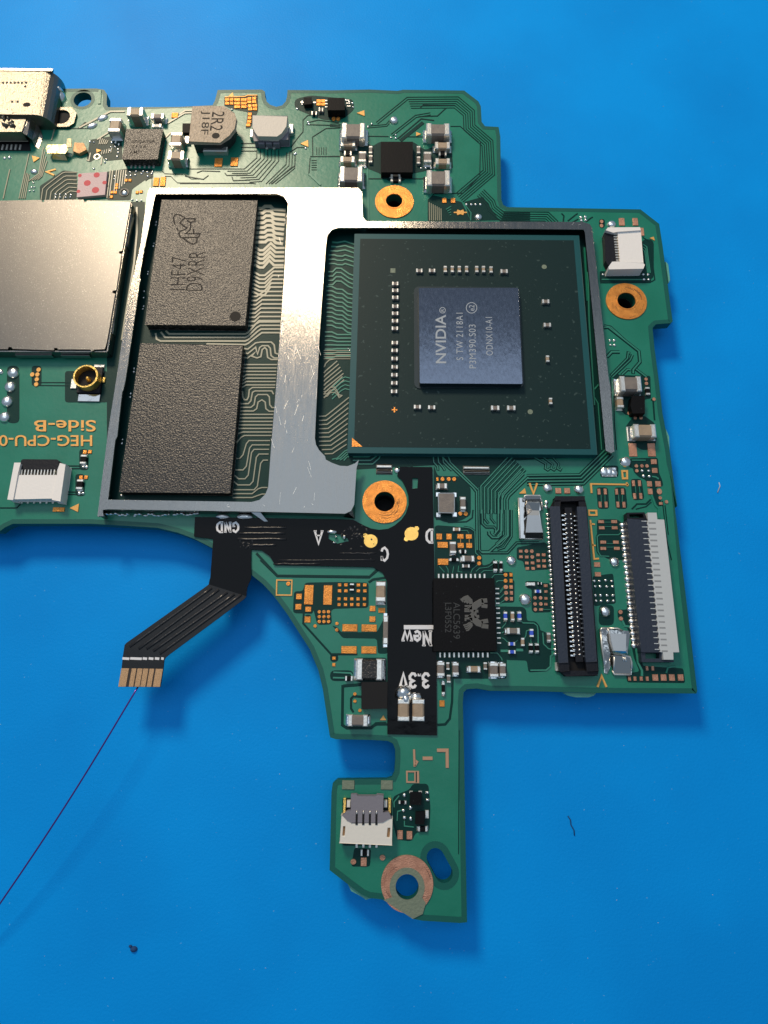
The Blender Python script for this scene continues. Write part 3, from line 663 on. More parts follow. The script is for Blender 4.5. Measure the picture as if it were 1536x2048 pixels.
# Y6 / W5 field
for b in ((20, 330, 98, 412), (160, 330, 232, 412), (35, 445, 180, 528), (38, 680, 185, 768), (312, 336, 398, 400), (432, 340, 514, 402), (316, 460, 402, 530), (436, 460, 518, 530)): pad('W5', *b)
dots('W5', [(355, 48), (430, 52), (616, 668), (616, 745)], 56); dots('W5', [(985, 905), (985, 988), (985, 1075)], 54)
pads('W5', (1062,), (905, 988, 1075), 44, 52)
pad('Y6', 757, 240, 778, 270); dots('Y6', [(812, 255), (866, 255), (914, 255)], 34)
dots('W8', [(485, 130), (485, 240), (490, 350)], 74); pads('W8', (585,), (130, 240, 350), 58, 68)
for x, y in ((208, 1175), (212, 1282), (323, 1287), (325, 1402), (435, 1400), (334, 1506), (445, 1506), (540, 1245), (648, 1245), (544, 1358), (654, 1358), (552, 1463), (660, 1465), (685, 1838)): pad('W3', x - 35, y - 28, x + 35, y + 28)
dots('W3', [(315, 1172), (418, 1175), (428, 1285)], 70)
pads('W8', (1228,), (108, 215, 342, 450), 60, 48); dots('W8', [(1025, 332), (1128, 332), (1025, 445), (1132, 445), (1030, 548)], 66); pad('W8', 1105, 525, 1170, 575)
# right side
for b in ((548, 1720, 645, 1815), (815, 1720, 905, 1815)): pad('X6', *b)
pad('Y4', 1100, 512, 1148, 592); pad('Y4', 1216, 512, 1262, 592)
dots('X6', [(783, 825), (788, 885), (632, 1365), (712, 1365), (545, 1300), (893, 1105)], 46)
for b in ((940, 142, 1025, 216), (955, 276, 1038, 352), (880, 478, 952, 562), (1005, 478, 1090, 562), (892, 592, 962, 680)): pad('W6', *b)
pad('W6', 1028, 592, 1105, 682, round_=1)
dots('W6', [(712, 244), (798, 244), (875, 244), (720, 318), (1078, 735), (1175, 795)], 52); pad('W6', 1062, 800, 1115, 842)
for x, y in ((140, 640), (236, 638), (158, 838), (250, 838), (410, 640), (503, 638), (430, 838), (524, 840), (670, 510), (762, 510), (688, 708), (782, 706)): pad('W6', x - 22, y - 45, x + 22, y + 45)
for x, y in ((172, 1100), (372, 1100), (182, 1195), (380, 1195), (205, 1416), (400, 1416), (205, 1512), (415, 1512)): pad('W6', x - 44, y - 24, x + 44, y + 24)
mb = MB(); mb.prism(Qs('W6', [(475, 312), (578, 314), (580, 455), (488, 455)]), .1, .01, 0, [Qs('W6', [(502, 342), (548, 342), (552, 425), (512, 425)])]); part(mb, 'outline_mark', 'print')
mb = MB(); mb.prism(Qs('Y8', [(715, 365), (782, 366), (784, 410), (718, 410)]), .1, .01, 0, [Qs('Y8', [(727, 377), (768, 378), (770, 398), (730, 398)])]); part(mb, 'outline_mark', 'print')
for f, pts, w in (('W6', [(22, 665), (12, 525), (590, 535)], 24), ('W6', [(560, 500), (570, 560)], 20), ('Y8', [(732, 440), (760, 725), (795, 722)], 11), ('Y8', [(735, 468), (765, 472)], 10), ('Y8', [(745, 622), (770, 628)], 10),
                  ('Y8', [(288, 172), (317, 248), (343, 172)], 14), ('Y8', [(785, 1660), (815, 1580), (850, 1660)], 14), ('X7', [(765, 1500), (640, 1535), (745, 1580)], 22),
                  ('X2', [(1122, 195), (1220, 195), (1222, 362)], 26), ('X2', [(985, 272), (1080, 272)], 26), ('X2', [(903, 185), (908, 350)], 18), ('X2', [(912, 290), (935, 305), (912, 345)], 14)):
    s = (Q(f, pts[0][0] + 10, pts[0][1]) - Q(f, *pts[0])).length / 10
    mb = MB(); mb.strip(Qs(f, pts), w * s, 0.1, base=.01); part(mb, 'silkscreen_line', 'print2' if f == 'X2' else 'print')
mb = MB(); mb.prism(Qs('X2', [(825, 390), (950, 392), (952, 508), (828, 505)]), .1, .01, 0, [Qs('X2', [(842, 405), (905, 405), (905, 490), (842, 490)])]); part(mb, 'outline_mark', 'print2')
mb = MB(); mb.prism(Qs('X2', [(918, 398), (930, 398), (930, 502), (918, 502)]), .104, .01); part(mb, 'silkscreen_line', 'bare')
tri('Y8', (212, 245), (255, 205), (265, 245)); tri('Z4', (1150, 368), (1180, 358), (1190, 388)); tri('X7', (435, 1305), (540, 1335), (458, 1392)); tri('W2', (720, 240), (785, 258), (725, 290))
tri('Z2', (372, 122), (405, 95), (412, 128)); tri('Z2', (925, 488), (983, 460), (985, 512)); tri('Z2', (1358, 252), (1415, 232), (1418, 275)); tri('Z3', (662, 360), (700, 376), (662, 390)); tri('Z6', (535, 1290), (606, 1256), (598, 1320))
pads('Y8', (500, 565), (225,), 42, 40); pad('Y8', 762, 748, 806, 782); pad('Y8', 768, 820, 812, 852); dots('Y8', [(955, 1112), (958, 1160)], 30)
for x in (635, 705, 785, 862): pad('W4', x - 18, 1236, x + 18, 1290)
for x in (965, 1072, 1178, 1290): pad('W4', x - 36, 1208, x + 36, 1290)
pads('W4', (858, 932), (1130,), 34, 58)
pad('X2', 742, 965, 795, 1050); pad('X2', 832, 972, 886, 1050); dots('X2', [(320, 1265), (600, 1225)], 54); pad('X2', 392, 1225, 448, 1308); pad('X2', 212, 485, 330, 570, 'lam'); pad('X2', 585, 485, 698, 572, 'lam')
pad('Y7', 610, 1320, 655, 1375)
# top
for r, y in enumerate((150, 178, 205)):
    for x0, x1 in (((345, 378), (382, 410), (415, 462), (468, 512)) if r < 2 else ((415, 462), (468, 512))): pad('Z2', x0, y - 11, x1, y + 11)
for x0, x1, y in ((518, 548, 142), (555, 585, 140), (516, 548, 168), (553, 585, 166), (520, 550, 198), (556, 592, 195), (524, 556, 222), (560, 592, 222), (522, 550, 262), (520, 548, 290), (515, 548, 318), (508, 540, 345)): pad('Z2', x0, y - 11, x1, y + 11)
s = sx / 3.84; mb = MB(); mb.strip(Qs('Z2', [(345, 136), (500, 132), (520, 122), (595, 122)]), 7 * s, .1, base=.01); part(mb, 'silkscreen_line', 'print')
pad('Z2', 265, 600, 325, 665); pad('Z2', 390, 595, 445, 660); pads('Z2', (1065, 1100), (160, 185), 34, 22); dots('Z2', [(1180, 298), (1215, 298)], 30)
pad('X8', 820, 1345, 905, 1475); pad('X8', 925, 1335, 1005, 1475); pad('X8', 1100, 350, 1200, 425)
for x, y in ((400, 1385), (460, 1385), (260, 1455), (250, 1505), (185, 1570), (235, 1570), (175, 1640), (570, 1570), (630, 1560)): pad('X8', x - 22, y - 20, x + 22, y + 20)
pad('Z3', 862, 868, 895, 905); pad('Z3', 928, 868, 962, 905)
mb = MB(); mb.strip(Qs('Z3', [(950, 983), (1050, 983)]), 9 * s, .1, base=.01); mb.prism(Qs('Z3', [(978, 962), (1000, 970), (1022, 962), (1030, 983), (1022, 1004), (1000, 996), (978, 1004), (970, 983)]), .104, .01); part(mb, 'star_mark', 'print')
pad('Z4', 915, 215, 957, 272); pad('Z4', 1020, 215, 1060, 272); pad('Z4', 1080, 290, 1106, 350); dots('Z4', [(780, 242), (780, 274)], 26)
dots('Z6', [(297, 228), (287, 265), (283, 302), (278, 340), (248, 265)], 32, 'print'); pads('Z6', (650, 620), (0,), 1, 1) if False else None
for x, y in ((652, 858), (690, 858), (622, 1054), (660, 1054)): pad('Z6', x - 14, y - 13, x + 14, y + 13)
pad('Z6', 405, 1285, 495, 1318)
# ring pads round the screw holes
def ring(f, c, R, hole, r, m='cop', label=None):
    C_ = Q(f, *c); mb = MB(); mb.prism(circ(C_, prad(f, c, R), 56), 0.12, 0.005, 0, [circ(hole, r * 1.01, 40)])
    return part(mb, 'screw_pad', m, label)
ring('Z3', (494, 900), 148, hA, rA); ring('Z4', (968, 858), 156, hB, rB); ring('Y3', (803, 1090), 170, hC, rC)
ring('X2', (836, 1472), 250, hD, rD, 'cop2', 'dull pinkish copper ring around the lowest screw hole')
# raised barrel lips of the holes
for h, r in ((hA, rA), (hB, rB), (hC, rC)):
    mb = MB(); mb.prism(circ(h, r * 1.12, 40), 0.15, 0.01, 0, [circ(h, r * .985, 40)]); part(mb, 'hole_lip', 'cop')
    mb = MB(); mb.prism(circ(h, r * 1.35, 32), -0.91, -2.68, 0, [circ(h, r * .93, 32)]); part(mb, 'dark_sleeve', 'blackp')  # added unseen sleeve that shuts light out of the hole
    mb = MB(); mb.prism(circ(h, r * .92, 32), -2.0, -2.2); part(mb, 'dark_plug', 'hole')  # added black disc, keeps the hole dark
mb = MB(); mb.prism(circ(hD, prad('X2', (836, 1502), 168), 40), .135, .01, 0, [circ(hD, rD * .99, 40)]); part(mb, 'hole_lip', 'lam')
mb = MB(); mb.prism(Qs('X2', [(612, 1628), (690, 1600), (720, 1590), (780, 1640), (850, 1655), (920, 1635), (970, 1590), (1015, 1655), (985, 1760), (890, 1808)]), .13, .01); part(mb, 'bare_laminate', 'lam')
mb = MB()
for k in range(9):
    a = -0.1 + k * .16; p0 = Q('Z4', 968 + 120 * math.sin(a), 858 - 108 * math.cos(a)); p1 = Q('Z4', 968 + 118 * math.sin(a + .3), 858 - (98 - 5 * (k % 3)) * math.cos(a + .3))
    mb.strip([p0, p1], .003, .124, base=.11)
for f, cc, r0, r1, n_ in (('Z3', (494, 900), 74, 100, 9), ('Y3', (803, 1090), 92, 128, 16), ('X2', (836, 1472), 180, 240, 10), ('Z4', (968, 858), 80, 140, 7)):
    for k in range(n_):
        a0 = random.uniform(0, 6.28) if f != 'Y3' else random.uniform(-.4, 2.0); r = random.uniform(r0, r1); da = random.uniform(.15, .5)  # on ring Y3 the arcs gather to paint its lip's shaded side
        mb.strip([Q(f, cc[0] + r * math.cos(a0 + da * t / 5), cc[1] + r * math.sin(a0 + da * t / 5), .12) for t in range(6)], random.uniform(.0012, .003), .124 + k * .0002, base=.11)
part(mb, 'scuff_and_lip_shade', 'dkbrown', kind='stuff')

# ------------------------------------------------------------------ solder balls and joints
def ball(f, x, y, rx, ry=None, h=None, rot=0):
    c = Q(f, x, y, .15); s = prad(f, (x, y), 1); rx *= s; ry = (ry * s) if ry else rx
    mb = MB(); mb.dome(c.x, c.y, rx, ry, 0.02, h or min(rx, ry) * 7.5, rot=rot, p=0.8)
    o = part(mb, 'solder_joint', 'sold'); return o
for a in (('Z3', 490, 268, 34), ('Z3', 1140, 1012, 30), ('Z4', 858, 262, 34), ('Y4', 1078, 625, 36), ('Y4', 600, 785, 31), ('Y4', 793, 795, 32), ('W5', 1065, 705, 72), ('W8', 840, 360, 118), ('Y8', 910, 745, 38), ('W4', 322, 405, 72), ('Z6', 100, 250, 46), ('Z6', 75, 357, 45), ('Z6', 52, 470, 46), ('Z6', 32, 590, 44), ('Z6', 0, 240, 22), ('Y3', 900, 845, 26), ('Y3', 1075, 930, 18), ('X7', 460, 1515, 52, 40), ('X7', 55, 1330, 22), ('X7', 122, 1320, 26), ('W2', 1078, 802, 42)): ball(*a)
ball('Z1', 785, 440, 46, 24, rot=.5); ball('Z1', 705, 500, 42, 24, rot=.5); ball('Z1', 445, 285, 62, 55, .7); ball('Z1', 470, 260, 30, 22, 1.0); ball('Z1', 420, 305, 25, 20, 1.0)
ball('Y3', 1045, 998, 40, 18); ball('W3', 705, 230, 40, 50); ball('W3', 700, 320, 45, 40); ball('W3', 820, 280, 18, 40)
tiny = [('Z3', [(470, 405), (505, 385), (505, 410), (1047, 918), (1085, 918), (1118, 918), (1155, 918), (292, 320), (320, 300), (275, 632), (545, 695), (700, 640), (735, 640), (775, 640)], 10),
        ('Z4', [(x, 650) for x in (790, 832, 862, 900, 942, 972, 1030, 1065, 1100, 1137)] + [(1105, 688), (1140, 688), (620, 210), (655, 208), (625, 235), (658, 232)], 12),
        ('X6', [(275, 285), (335, 285), (285, 350), (340, 352)], 22),
        ('Z2', [(1020, 250), (1042, 250), (1072, 225), (940, 165), (940, 190), (900, 222), (990, 340), (985, 325), (965, 525), (880, 572), (890, 565), (1275, 155), (1300, 170), (1325, 180), (1330, 210), (400, 228), (1420, 670)], 10),
        ('W2', [(200, 825), (255, 825), (330, 825), (395, 830), (200, 862), (258, 862), (330, 865), (388, 862), (690, 160), (640, 150), (900, 265), (960, 215), (1000, 250), (1000, 290), (990, 340), (1010, 185), (910, 220), (830, 415), (850, 380), (955, 590), (955, 630), (1160, 585), (1105, 585), (1150, 540), (1220, 575), (1230, 530), (1300, 560), (1320, 530), (1375, 540), (1380, 595), (1440, 535), (1430, 560), (1180, 895), (1240, 905), (1295, 905), (690, 495)], 16),
        ('X7', [(455, 1680), (470, 1740), (430, 1740), (460, 1790), (405, 1790)], 16), ('X8', [(625, 540), (685, 540), (180, 810), (240, 812), (1340, 1165)], 20),
        ('Y8', [(762, 885), (800, 885), (845, 880), (890, 885), (768, 925), (805, 925), (852, 925), (895, 925), (770, 990), (808, 990), (855, 990), (898, 990), (775, 1030), (812, 1030), (860, 1030), (902, 1030)], 12),
        ('W6', [(800, 320), (900, 320), (820, 400), (910, 405)], 26), ('X2', [(810, 625), (815, 695), (800, 770), (810, 840), (870, 745), (872, 850), (1030, 600), (1030, 670)], 20),
        ('W5', [(835, 740), (925, 735), (845, 820), (930, 825), (215, 690), (310, 690), (345, 580), (425, 575), (400, 780), (450, 775)], 22), ('Z6', [(640, 975), (665, 975), (610, 1178), (640, 1178), (635, 940)], 15),
        ('Y1', [(525, 1065), (538, 1078)], 9), ('Z7', [(355, 322), (352, 346), (338, 488), (332, 510), (292, 705), (290, 725), (262, 855), (258, 905), (258, 970), (252, 992), (185, 1450), (180, 1475)], 10), ('Z8', [(262, 218), (260, 246), (236, 412), (232, 440), (172, 765), (168, 793), (165, 1195)], 12)]
db = MB(); db.dome(0, 0, 1, 1, 0, 8.0, n=8, k=3, p=.85); dot_me = None
for f, l, r in tiny:
    for x, y in l:
        c = Q(f, x, y, .05); s = prad(f, (x, y), 1) * r
        if dot_me is None:
            o = db.build('solder_dot', 'sold', board); dot_me = o
        else:
            o = dot_me.copy(); COL.objects.link(o)
        o.location = (c.x, c.y, 0.004); o.scale = (s, s * random.uniform(.7, 1.1), s)

# ------------------------------------------------------------------ capacitors and other two-terminal parts
def cap(f, x0, y0, x1, y1, z, d='h', body='cera', name='capacitor', label=None, ends='tin', sub=True, rot=0.0, t=.24, fillet=True):
    cx, cy, w, h = dims(f, x0, y0, x1, y1, z)
    L, Wd = (w, h) if d == 'h' else (h, w)
    r = rot + (0 if d == 'h' else math.pi / 2)
    ux, uy = math.cos(r), math.sin(r)
    mb = MB(); mb.box(cx, cy, L * (1 - t * .9), Wd * .95, 0.02, z * .985, 0, r)
    tl = L * t
    if sub and L > 0.07:
        o = part(mb, name, body, label)
        for s_ in (-1, 1):
            tb = MB(); e = s_ * (L / 2 - tl / 2)
            tb.box(cx + ux * e, cy + uy * e, tl, Wd, 0.015, z, 0, r, b=min(tl, Wd) * .16)
            if fillet:
                e = s_ * (L / 2 + tl * .12); tb.box(cx + ux * e, cy + uy * e, tl * .75, Wd * 1.02, 0.01, z * .38, 1, r, b=z * .02)
            q = tb.build('terminal', [ends, 'sold'], o)
    else:
        for s_ in (-1, 1):
            e = s_ * (L / 2 - tl / 2); mb.box(cx + ux * e, cy + uy * e, tl, Wd, 0.015, z, 1, r)
        o = part(mb, name, [body, ends], label)
    return o
# top-left cluster
cap('X8', 415, 262, 660, 390, 1.5, 'h'); cap('X8', 132, 428, 315, 635, 1.2, 'v'); cap('X8', 783, 357, 982, 436, .8, 'h', 'cerag'); cap('X8', 800, 515, 940, 568, .35, 'h', 'cream', 'resistor')
cap('X8', 1075, 648, 1258, 850, 1.2, 'v'); cap('X8', 1040, 930, 1290, 1066, 1.2, 'h')
cap('X8', 450, 560, 700, 600, .4, 'h', 'epoxy2', 'resistor') if False else None
# driver group
for x0, y0, x1, y1, z, d in ((88, 287, 268, 404, 1.2, 'h'), (82, 424, 195, 468, .7, 'h'), (78, 545, 190, 591, .7, 'h'), (73, 620, 250, 740, 1.2, 'h'), (220, 507, 278, 588, .6, 'v'), (740, 290, 920, 382, 1.2, 'h'), (806, 434, 922, 487, .7, 'h'), (810, 560, 922, 607, .7, 'h'), (743, 650, 923, 770, 1.2, 'h'), (720, 510, 780, 592, .6, 'v'), (466, 662, 540, 690, .5, 'h')):
    cap('Z3', x0, y0, x1, y1, z, d, 'cerag' if z > 1 or (x1 - x0) < 70 else 'cera')
for x, y in ((312, 495), (312, 565), (680, 495), (680, 575)): cap('Z3', x - 14, y - 28, x + 14, y + 28, .35, 'v', 'cerag', sub=False)
for x in (137, 865): cap('Z3', x - 30, 505, x + 30, 540, .35, 'h', 'epoxy2', 'resistor', sub=False)
cap('Z3', 465, 700, 545, 740, .3, 'h', 'epoxy2', 'resistor', sub=False)
# right edge
cap('X6', 425, 780, 722, 990, 1.3, 'h', 'cerag', 'inductor', t=.24); cap('X6', 618, 1450, 925, 1632, 1.1, 'h', label='plain tan capacitor below the small black chip')
cap('X6', 378, 1070, 472, 1218, .6, 'v'); cap('X6', 780, 935, 838, 1040, .3, 'v', 'epoxy2', 'resistor', sub=False)
mb = MB(); c = dims('X6', 335, 820, 425, 1045, .35); mb.box(*c[:4], .01, .35); part(mb, 'solder_pad', 'sold'); mb = MB(); c = dims('X6', 515, 1490, 620, 1690, .12); mb.box(*c[:4], .01, .12); part(mb, 'solder_pad', 'tin'); ball('X6', 550, 1515, 32); ball('X6', 545, 1640, 22)
# lower left
cap('X1', 1288, 220, 1390, 425, .9, 'v'); cap('X1', 1090, 1010, 1355, 1230, .9, 'h', 'epoxy', 'inductor', label='dark rectangular inductor with shiny ends beside the ribbon'); cap('X1', 1000, 1585, 1205, 1705, .9, 'h', 'cerag'); cap('X1', 1022, 240, 1064, 312, .3, 'v', 'epoxy2', 'resistor', sub=False); cap('X1', 975, 1188, 1050, 1238, .3, 'h', 'epoxy2', 'resistor', sub=False)
cap('X1', 1362, 570, 1415, 860, .3, 'v', 'cerag', 'resistor')
# around the crystal
cap('W5', 208, 440, 296, 604, .6, 'v', 'cerag'); cap('W5', 378, 635, 548, 720, .6, 'h', 'cerag'); cap('W5', 250, 245, 355, 292, .25, 'h', 'cera', 'resistor', sub=False); cap('W5', 345, 555, 435, 605, .3, 'h', 'epoxy2', 'resistor'); cap('W5', 205, 670, 325, 712, .3, 'h', 'epoxy2', 'resistor'); cap('W5', 380, 755, 485, 805, .3, 'h', 'cerag', 'resistor')
cap('Y6', 765, 290, 852, 338, .5, 'h', 'cerag', t=.3); cap('Y6', 968, 410, 1018, 520, .5, 'v', 'cerag')
cap('W5', 815, 715, 870, 850, .3, 'v', 'epoxy2', 'resistor'); cap('W5', 905, 715, 945, 850, .3, 'v', 'epoxy2', 'resistor')
# below the audio chip
cap('Y7', 590, 982, 655, 1108, .8, 'v', 'cerag'); cap('Y7', 725, 990, 780, 1098, .7, 'v', 'cerag'); cap('Y7', 862, 1018, 968, 1075, .6, 'h', 'cera'); cap('Y7', 1052, 990, 1128, 1115, .9, 'v', 'cerag'); cap('Y7', 1140, 995, 1195, 1108, .9, 'v', 'cerag')
cap('Y7', 670, 985, 698, 1052, .35, 'v', 'cerag', sub=False); cap('Y7', 998, 985, 1028, 1050, .35, 'v', 'cerag', sub=False); cap('Y7', 675, 1095, 708, 1165, .35, 'v', 'cerag', sub=False); cap('Y7', 630, 1160, 658, 1270, .35, 'v', 'epoxy2', 'resistor')
for x0, y0, x1, y1, d in ((440, 590, 512, 745, 'v'), (700, 590, 775, 745, 'v'), (925, 910, 1000, 1060, 'v'), (530, 1155, 655, 1222, 'h'), (530, 1305, 665, 1372, 'h'), (1020, 180, 1140, 240, 'h')):
    cap('W8', x0, y0, x1, y1, .35, d, 'blue', 'resistor', 'tiny bright blue resistor', t=.26)
cap('W8', 575, 590, 642, 755, .35, 'v', 'cera', 'resistor'); cap('W8', 765, 1075, 830, 1230, .35, 'v', 'cera', 'resistor'); cap('W8', 500, 890, 745, 1005, .7, 'h', 'cerag')
cap('W8', 915, 1185, 985, 1345, .3, 'v', 'epoxy2', 'resistor'); cap('W8', 1030, 1185, 1100, 1345, .3, 'v', 'epoxy2', 'resistor'); cap('W8', 1250, 985, 1320, 1145, .3, 'v', 'cerag', 'resistor'); cap('W8', 870, 40, 1025, 105, .3, 'h', 'tin', 'resistor'); cap('W8', 1075, 40, 1150, 85, .25, 'h', 'epoxy2', 'resistor', sub=False)
cap('W8', 68, 1530, 135, 1670, .35, 'v', 'cerag', sub=False) if False else None
# lower stub
cap('X2', 390, 1150, 470, 1210, .3, 'h', 'epoxy2', 'resistor'); cap('X2', 940, 925, 1030, 975, .3, 'h', 'epoxy2', 'resistor'); cap('X2', 755, 680, 830, 710, .2, 'h', 'epoxy2', 'resistor', sub=False); cap('Z6', 615, 880, 662, 950, .35, 'v', 'epoxy2', 'resistor'); cap('Z6', 585, 1070, 635, 1145, .35, 'v', 'epoxy2', 'resistor')
cap('Z2', 1010, 240, 1050, 268, .3, 'h', 'epoxy2', 'resistor', sub=False); cap('Z2', 1065, 210, 1100, 240, .35, 'h', 'cerag', sub=False)
# solder patches
for f, x0, y0, x1, y1 in (('Y4', 80, 650, 244, 703), ('Y3', 738, 800, 862, 875)):
    c = dims(f, x0, y0, x1, y1, .12); mb = MB(); mb.box(*c, .01, .12, b=.003)
    for k in (-1, 1): mb.box(c[0], c[1] + k * c[3] * .24, c[2] * .97, c[3] * .3, .1, .26, b=.008); part(mb, 'solder_pad', 'tin')
mb = MB(); c = dims('W6', 180, 265, 410, 405, .1); mb.box(*c, .01, .08, b=.003)
for x, y, r in ((230, 330, 60), (300, 330, 60), (370, 350, 45), (210, 290, 25)):
    q = Q('W6', x, y, .1); mb.dome(q.x, q.y, r * sx / 7.68, r * sx / 7.68, .05, .18)
part(mb, 'solder_pad', 'sold', 'lumpy square of solder beside the small outline mark')

# ------------------------------------------------------------------ black packages
def pkg(f, quad, z, mat='epoxy2', name='chip', label=None, b=.03, z0=.03):
    q = Qs(f, quad, z); mb = MB(); mb.prism(q, z, z0, 0); o = part(mb, name, mat, label, bevel=b); return o
def lead(parent, f, x0, y0, x1, y1, z=.12, name='lead', m='tin'):
    c = dims(f, x0, y0, x1, y1, z); mb = MB(); mb.box(*c, .01, z, b=.003); return mb.build(name, m, parent)
pkg('Z3', [(392, 437), (634, 437), (634, 672), (392, 668)], .8, label='plain black square chip between two columns of capacitors')
qfn = pkg('X8', [(405, 603), (966, 603), (888, 1066), (343, 1064)], .9, 'cerag' if False else 'epoxy', 'chip', 'grey brown square chip with three lines of faint lettering')
for x in (480, 546, 612, 685, 755, 825): lead(qfn, 'X8', x - 14, 1120, x + 14, 1192)
for k in range(6): lead(qfn, 'X8', 940 - 10 * k + 10, 760 + 52 * k, 985 - 10 * k, 782 + 52 * k)
pkg('X8', [(1272, 515), (1385, 515), (1375, 655), (1268, 650)], .5)
c1 = pkg('Z2', [(1138, 140), (1262, 138), (1266, 232), (1132, 230)], .9, label='small dark chip with a column of leads near the top edge')
for k in range(3): lead(c1, 'Z2', 1270 + 5 * k, 150 + 22 * k, 1300 + 6 * k, 160 + 22 * k); lead(c1, 'Z2', 1112, 152 + 24 * k, 1134, 162 + 24 * k)
c2 = pkg('Z2', [(952, 136), (1010, 134), (1012, 185), (950, 187)], .5)
for x, y in ((925, 165), (1020, 165)): lead(c2, 'Z2', x, y, x + 26, y + 12)
pkg('X6', [(590, 1065), (760, 1060), (765, 1305), (600, 1300), (570, 1200)], .9, label='small black chip below the shiny inductor')
pkg('X1', [(1145, 1255), (1405, 1250), (1405, 1520), (1145, 1525)], .8, 'hole', 'chip', 'plain black square chip left of the ribbon foot')
c3 = pkg('X2', [(868, 600), (972, 600), (970, 720), (865, 712)], .5)
for x, y in ((858, 585), (945, 585), (1012, 590), (1015, 660)): lead(c3, 'X2', x, y, x + 34, y + 22)
c4 = pkg('X2', [(920, 790), (1005, 785), (1000, 905), (915, 900)], .5)
lead(c4, 'X2', 1010, 770, 1045, 850)
# audio codec
cod = pkg('Y7', [(560, 250), (1090, 250), (1112, 884), (560, 886)], .85, 'epoxy2', 'chip', 'black square chip with a crab emblem half under the ribbon')
for x in (603, 643, 683, 723, 764, 804, 843, 885, 923, 964, 1005): lead(cod, 'Y7', x - 8, 208, x + 9, 248, .1)
for x in (615, 655, 697, 738, 780, 820, 865, 907, 950, 990, 1033): lead(cod, 'Y7', x - 8, 898, x + 9, 944, .1)
for x, y in zip((322, 322, 326, 330, 335, 338, 341, 343, 346, 349, 352, 358), (160, 250, 343, 432, 525, 615, 708, 795, 890, 985, 1078, 1172)): lead(cod, 'W8', x - 38, y - 14, x + 38, y + 14, .1)
mb = MB(); s = sx / 4.389
for pts, w in (([(890, 590), (960, 500), (1010, 440), (1110, 380), (1170, 360)], 95), ([(1130, 350), (1255, 340)], 62), ([(1130, 455), (1260, 470)], 55), ([(870, 650), (960, 740), (1050, 830), (1150, 860)], 95), ([(1130, 810), (1275, 785)], 60), ([(1130, 900), (1280, 915)], 60),
               ([(1060, 575), (985, 575), (1000, 695), (1080, 690)], 42), ([(760, 460), (900, 465), (905, 520), (755, 530)], 26), ([(755, 575), (880, 575)], 26), ([(765, 680), (900, 680)], 30), ([(780, 790), (780, 735), (910, 735), (915, 830)], 26), ([(840, 470), (840, 520)], 22),
               ([(690, 350), (760, 290), (820, 270), (890, 340), (905, 420)], 55), ([(740, 370), (800, 345), (840, 400)], 40)):
    mb.strip(Qs('V2', pts, .85), w * sx / 10.97, .862, base=.84)
for k in range(4):
    mb.strip(Qs('V2', [(730 + 20 * k, 885 + 38 * k), (800 + 14 * k, 870 + 40 * k), (860 + 20 * k - 4 * k, 830 + 28 * k), (930, 830 + 16 * k)], .85), 20 * sx / 10.97, .862 + .0004 * k, base=.84)
mb.build('emblem', 'etchl', cod)
LATE = [lambda: text('ALC5639', qdn(512, 380, 660, 1180), .862, 'etchd', cod, .0, f='V2'), lambda: text('L3F05S2', qdn(330, 390, 470, 1040), .862, 'etchd', cod, .0, f='V2')]

# text ---------------------------------------------------------------
def text(s, quad, z, m, parent, bold=0.0, name='lettering', f='A', space=1.0):
    """flat printed text; quad = photo px of bottom-left, bottom-right, top-right, top-left of the words"""
    cu = bpy.data.curves.new('t', 'FONT'); cu.body = s; cu.resolution_u = 4; cu.offset = bold; cu.space_character = space
    ob = bpy.data.objects.new('t', cu); me = bpy.data.meshes.new_from_object(ob)
    bpy.data.objects.remove(ob); bpy.data.curves.remove(cu)
    xs = [v.co.x for v in me.vertices]; ys = [v.co.y for v in me.vertices]
    x0, x1, y0, y1 = min(xs), max(xs), min(ys), max(ys)
    q = [Q(f, *p, z) for p in quad]
    for v in me.vertices:
        u, w = (v.co.x - x0) / (x1 - x0), (v.co.y - y0) / (y1 - y0)
        v.co = q[0].lerp(q[1], u).lerp(q[3].lerp(q[2], u), w); v.co.z = z * .1
    me.name = name; me.materials.clear(); me.materials.append(MT[m])
    if me.polygons and sum(p.normal.z for p in me.polygons) < 0: me.flip_normals()
    o = bpy.data.objects.new(name, me); COL.objects.link(o); o.parent = parent
    return o
def q180(x0, y0, x1, y1): return [(x1, y0), (x0, y0), (x0, y1), (x1, y1)]
def qup(x0, y0, x1, y1, sk=0): return [(x1 - sk, y1), (x1 + 0, y0), (x0, y0), (x0 - sk, y1)]
def qdn(x0, y0, x1, y1, sk=0): return [(x0, y0), (x0 - sk, y1), (x1 - sk, y1), (x1, y0)]
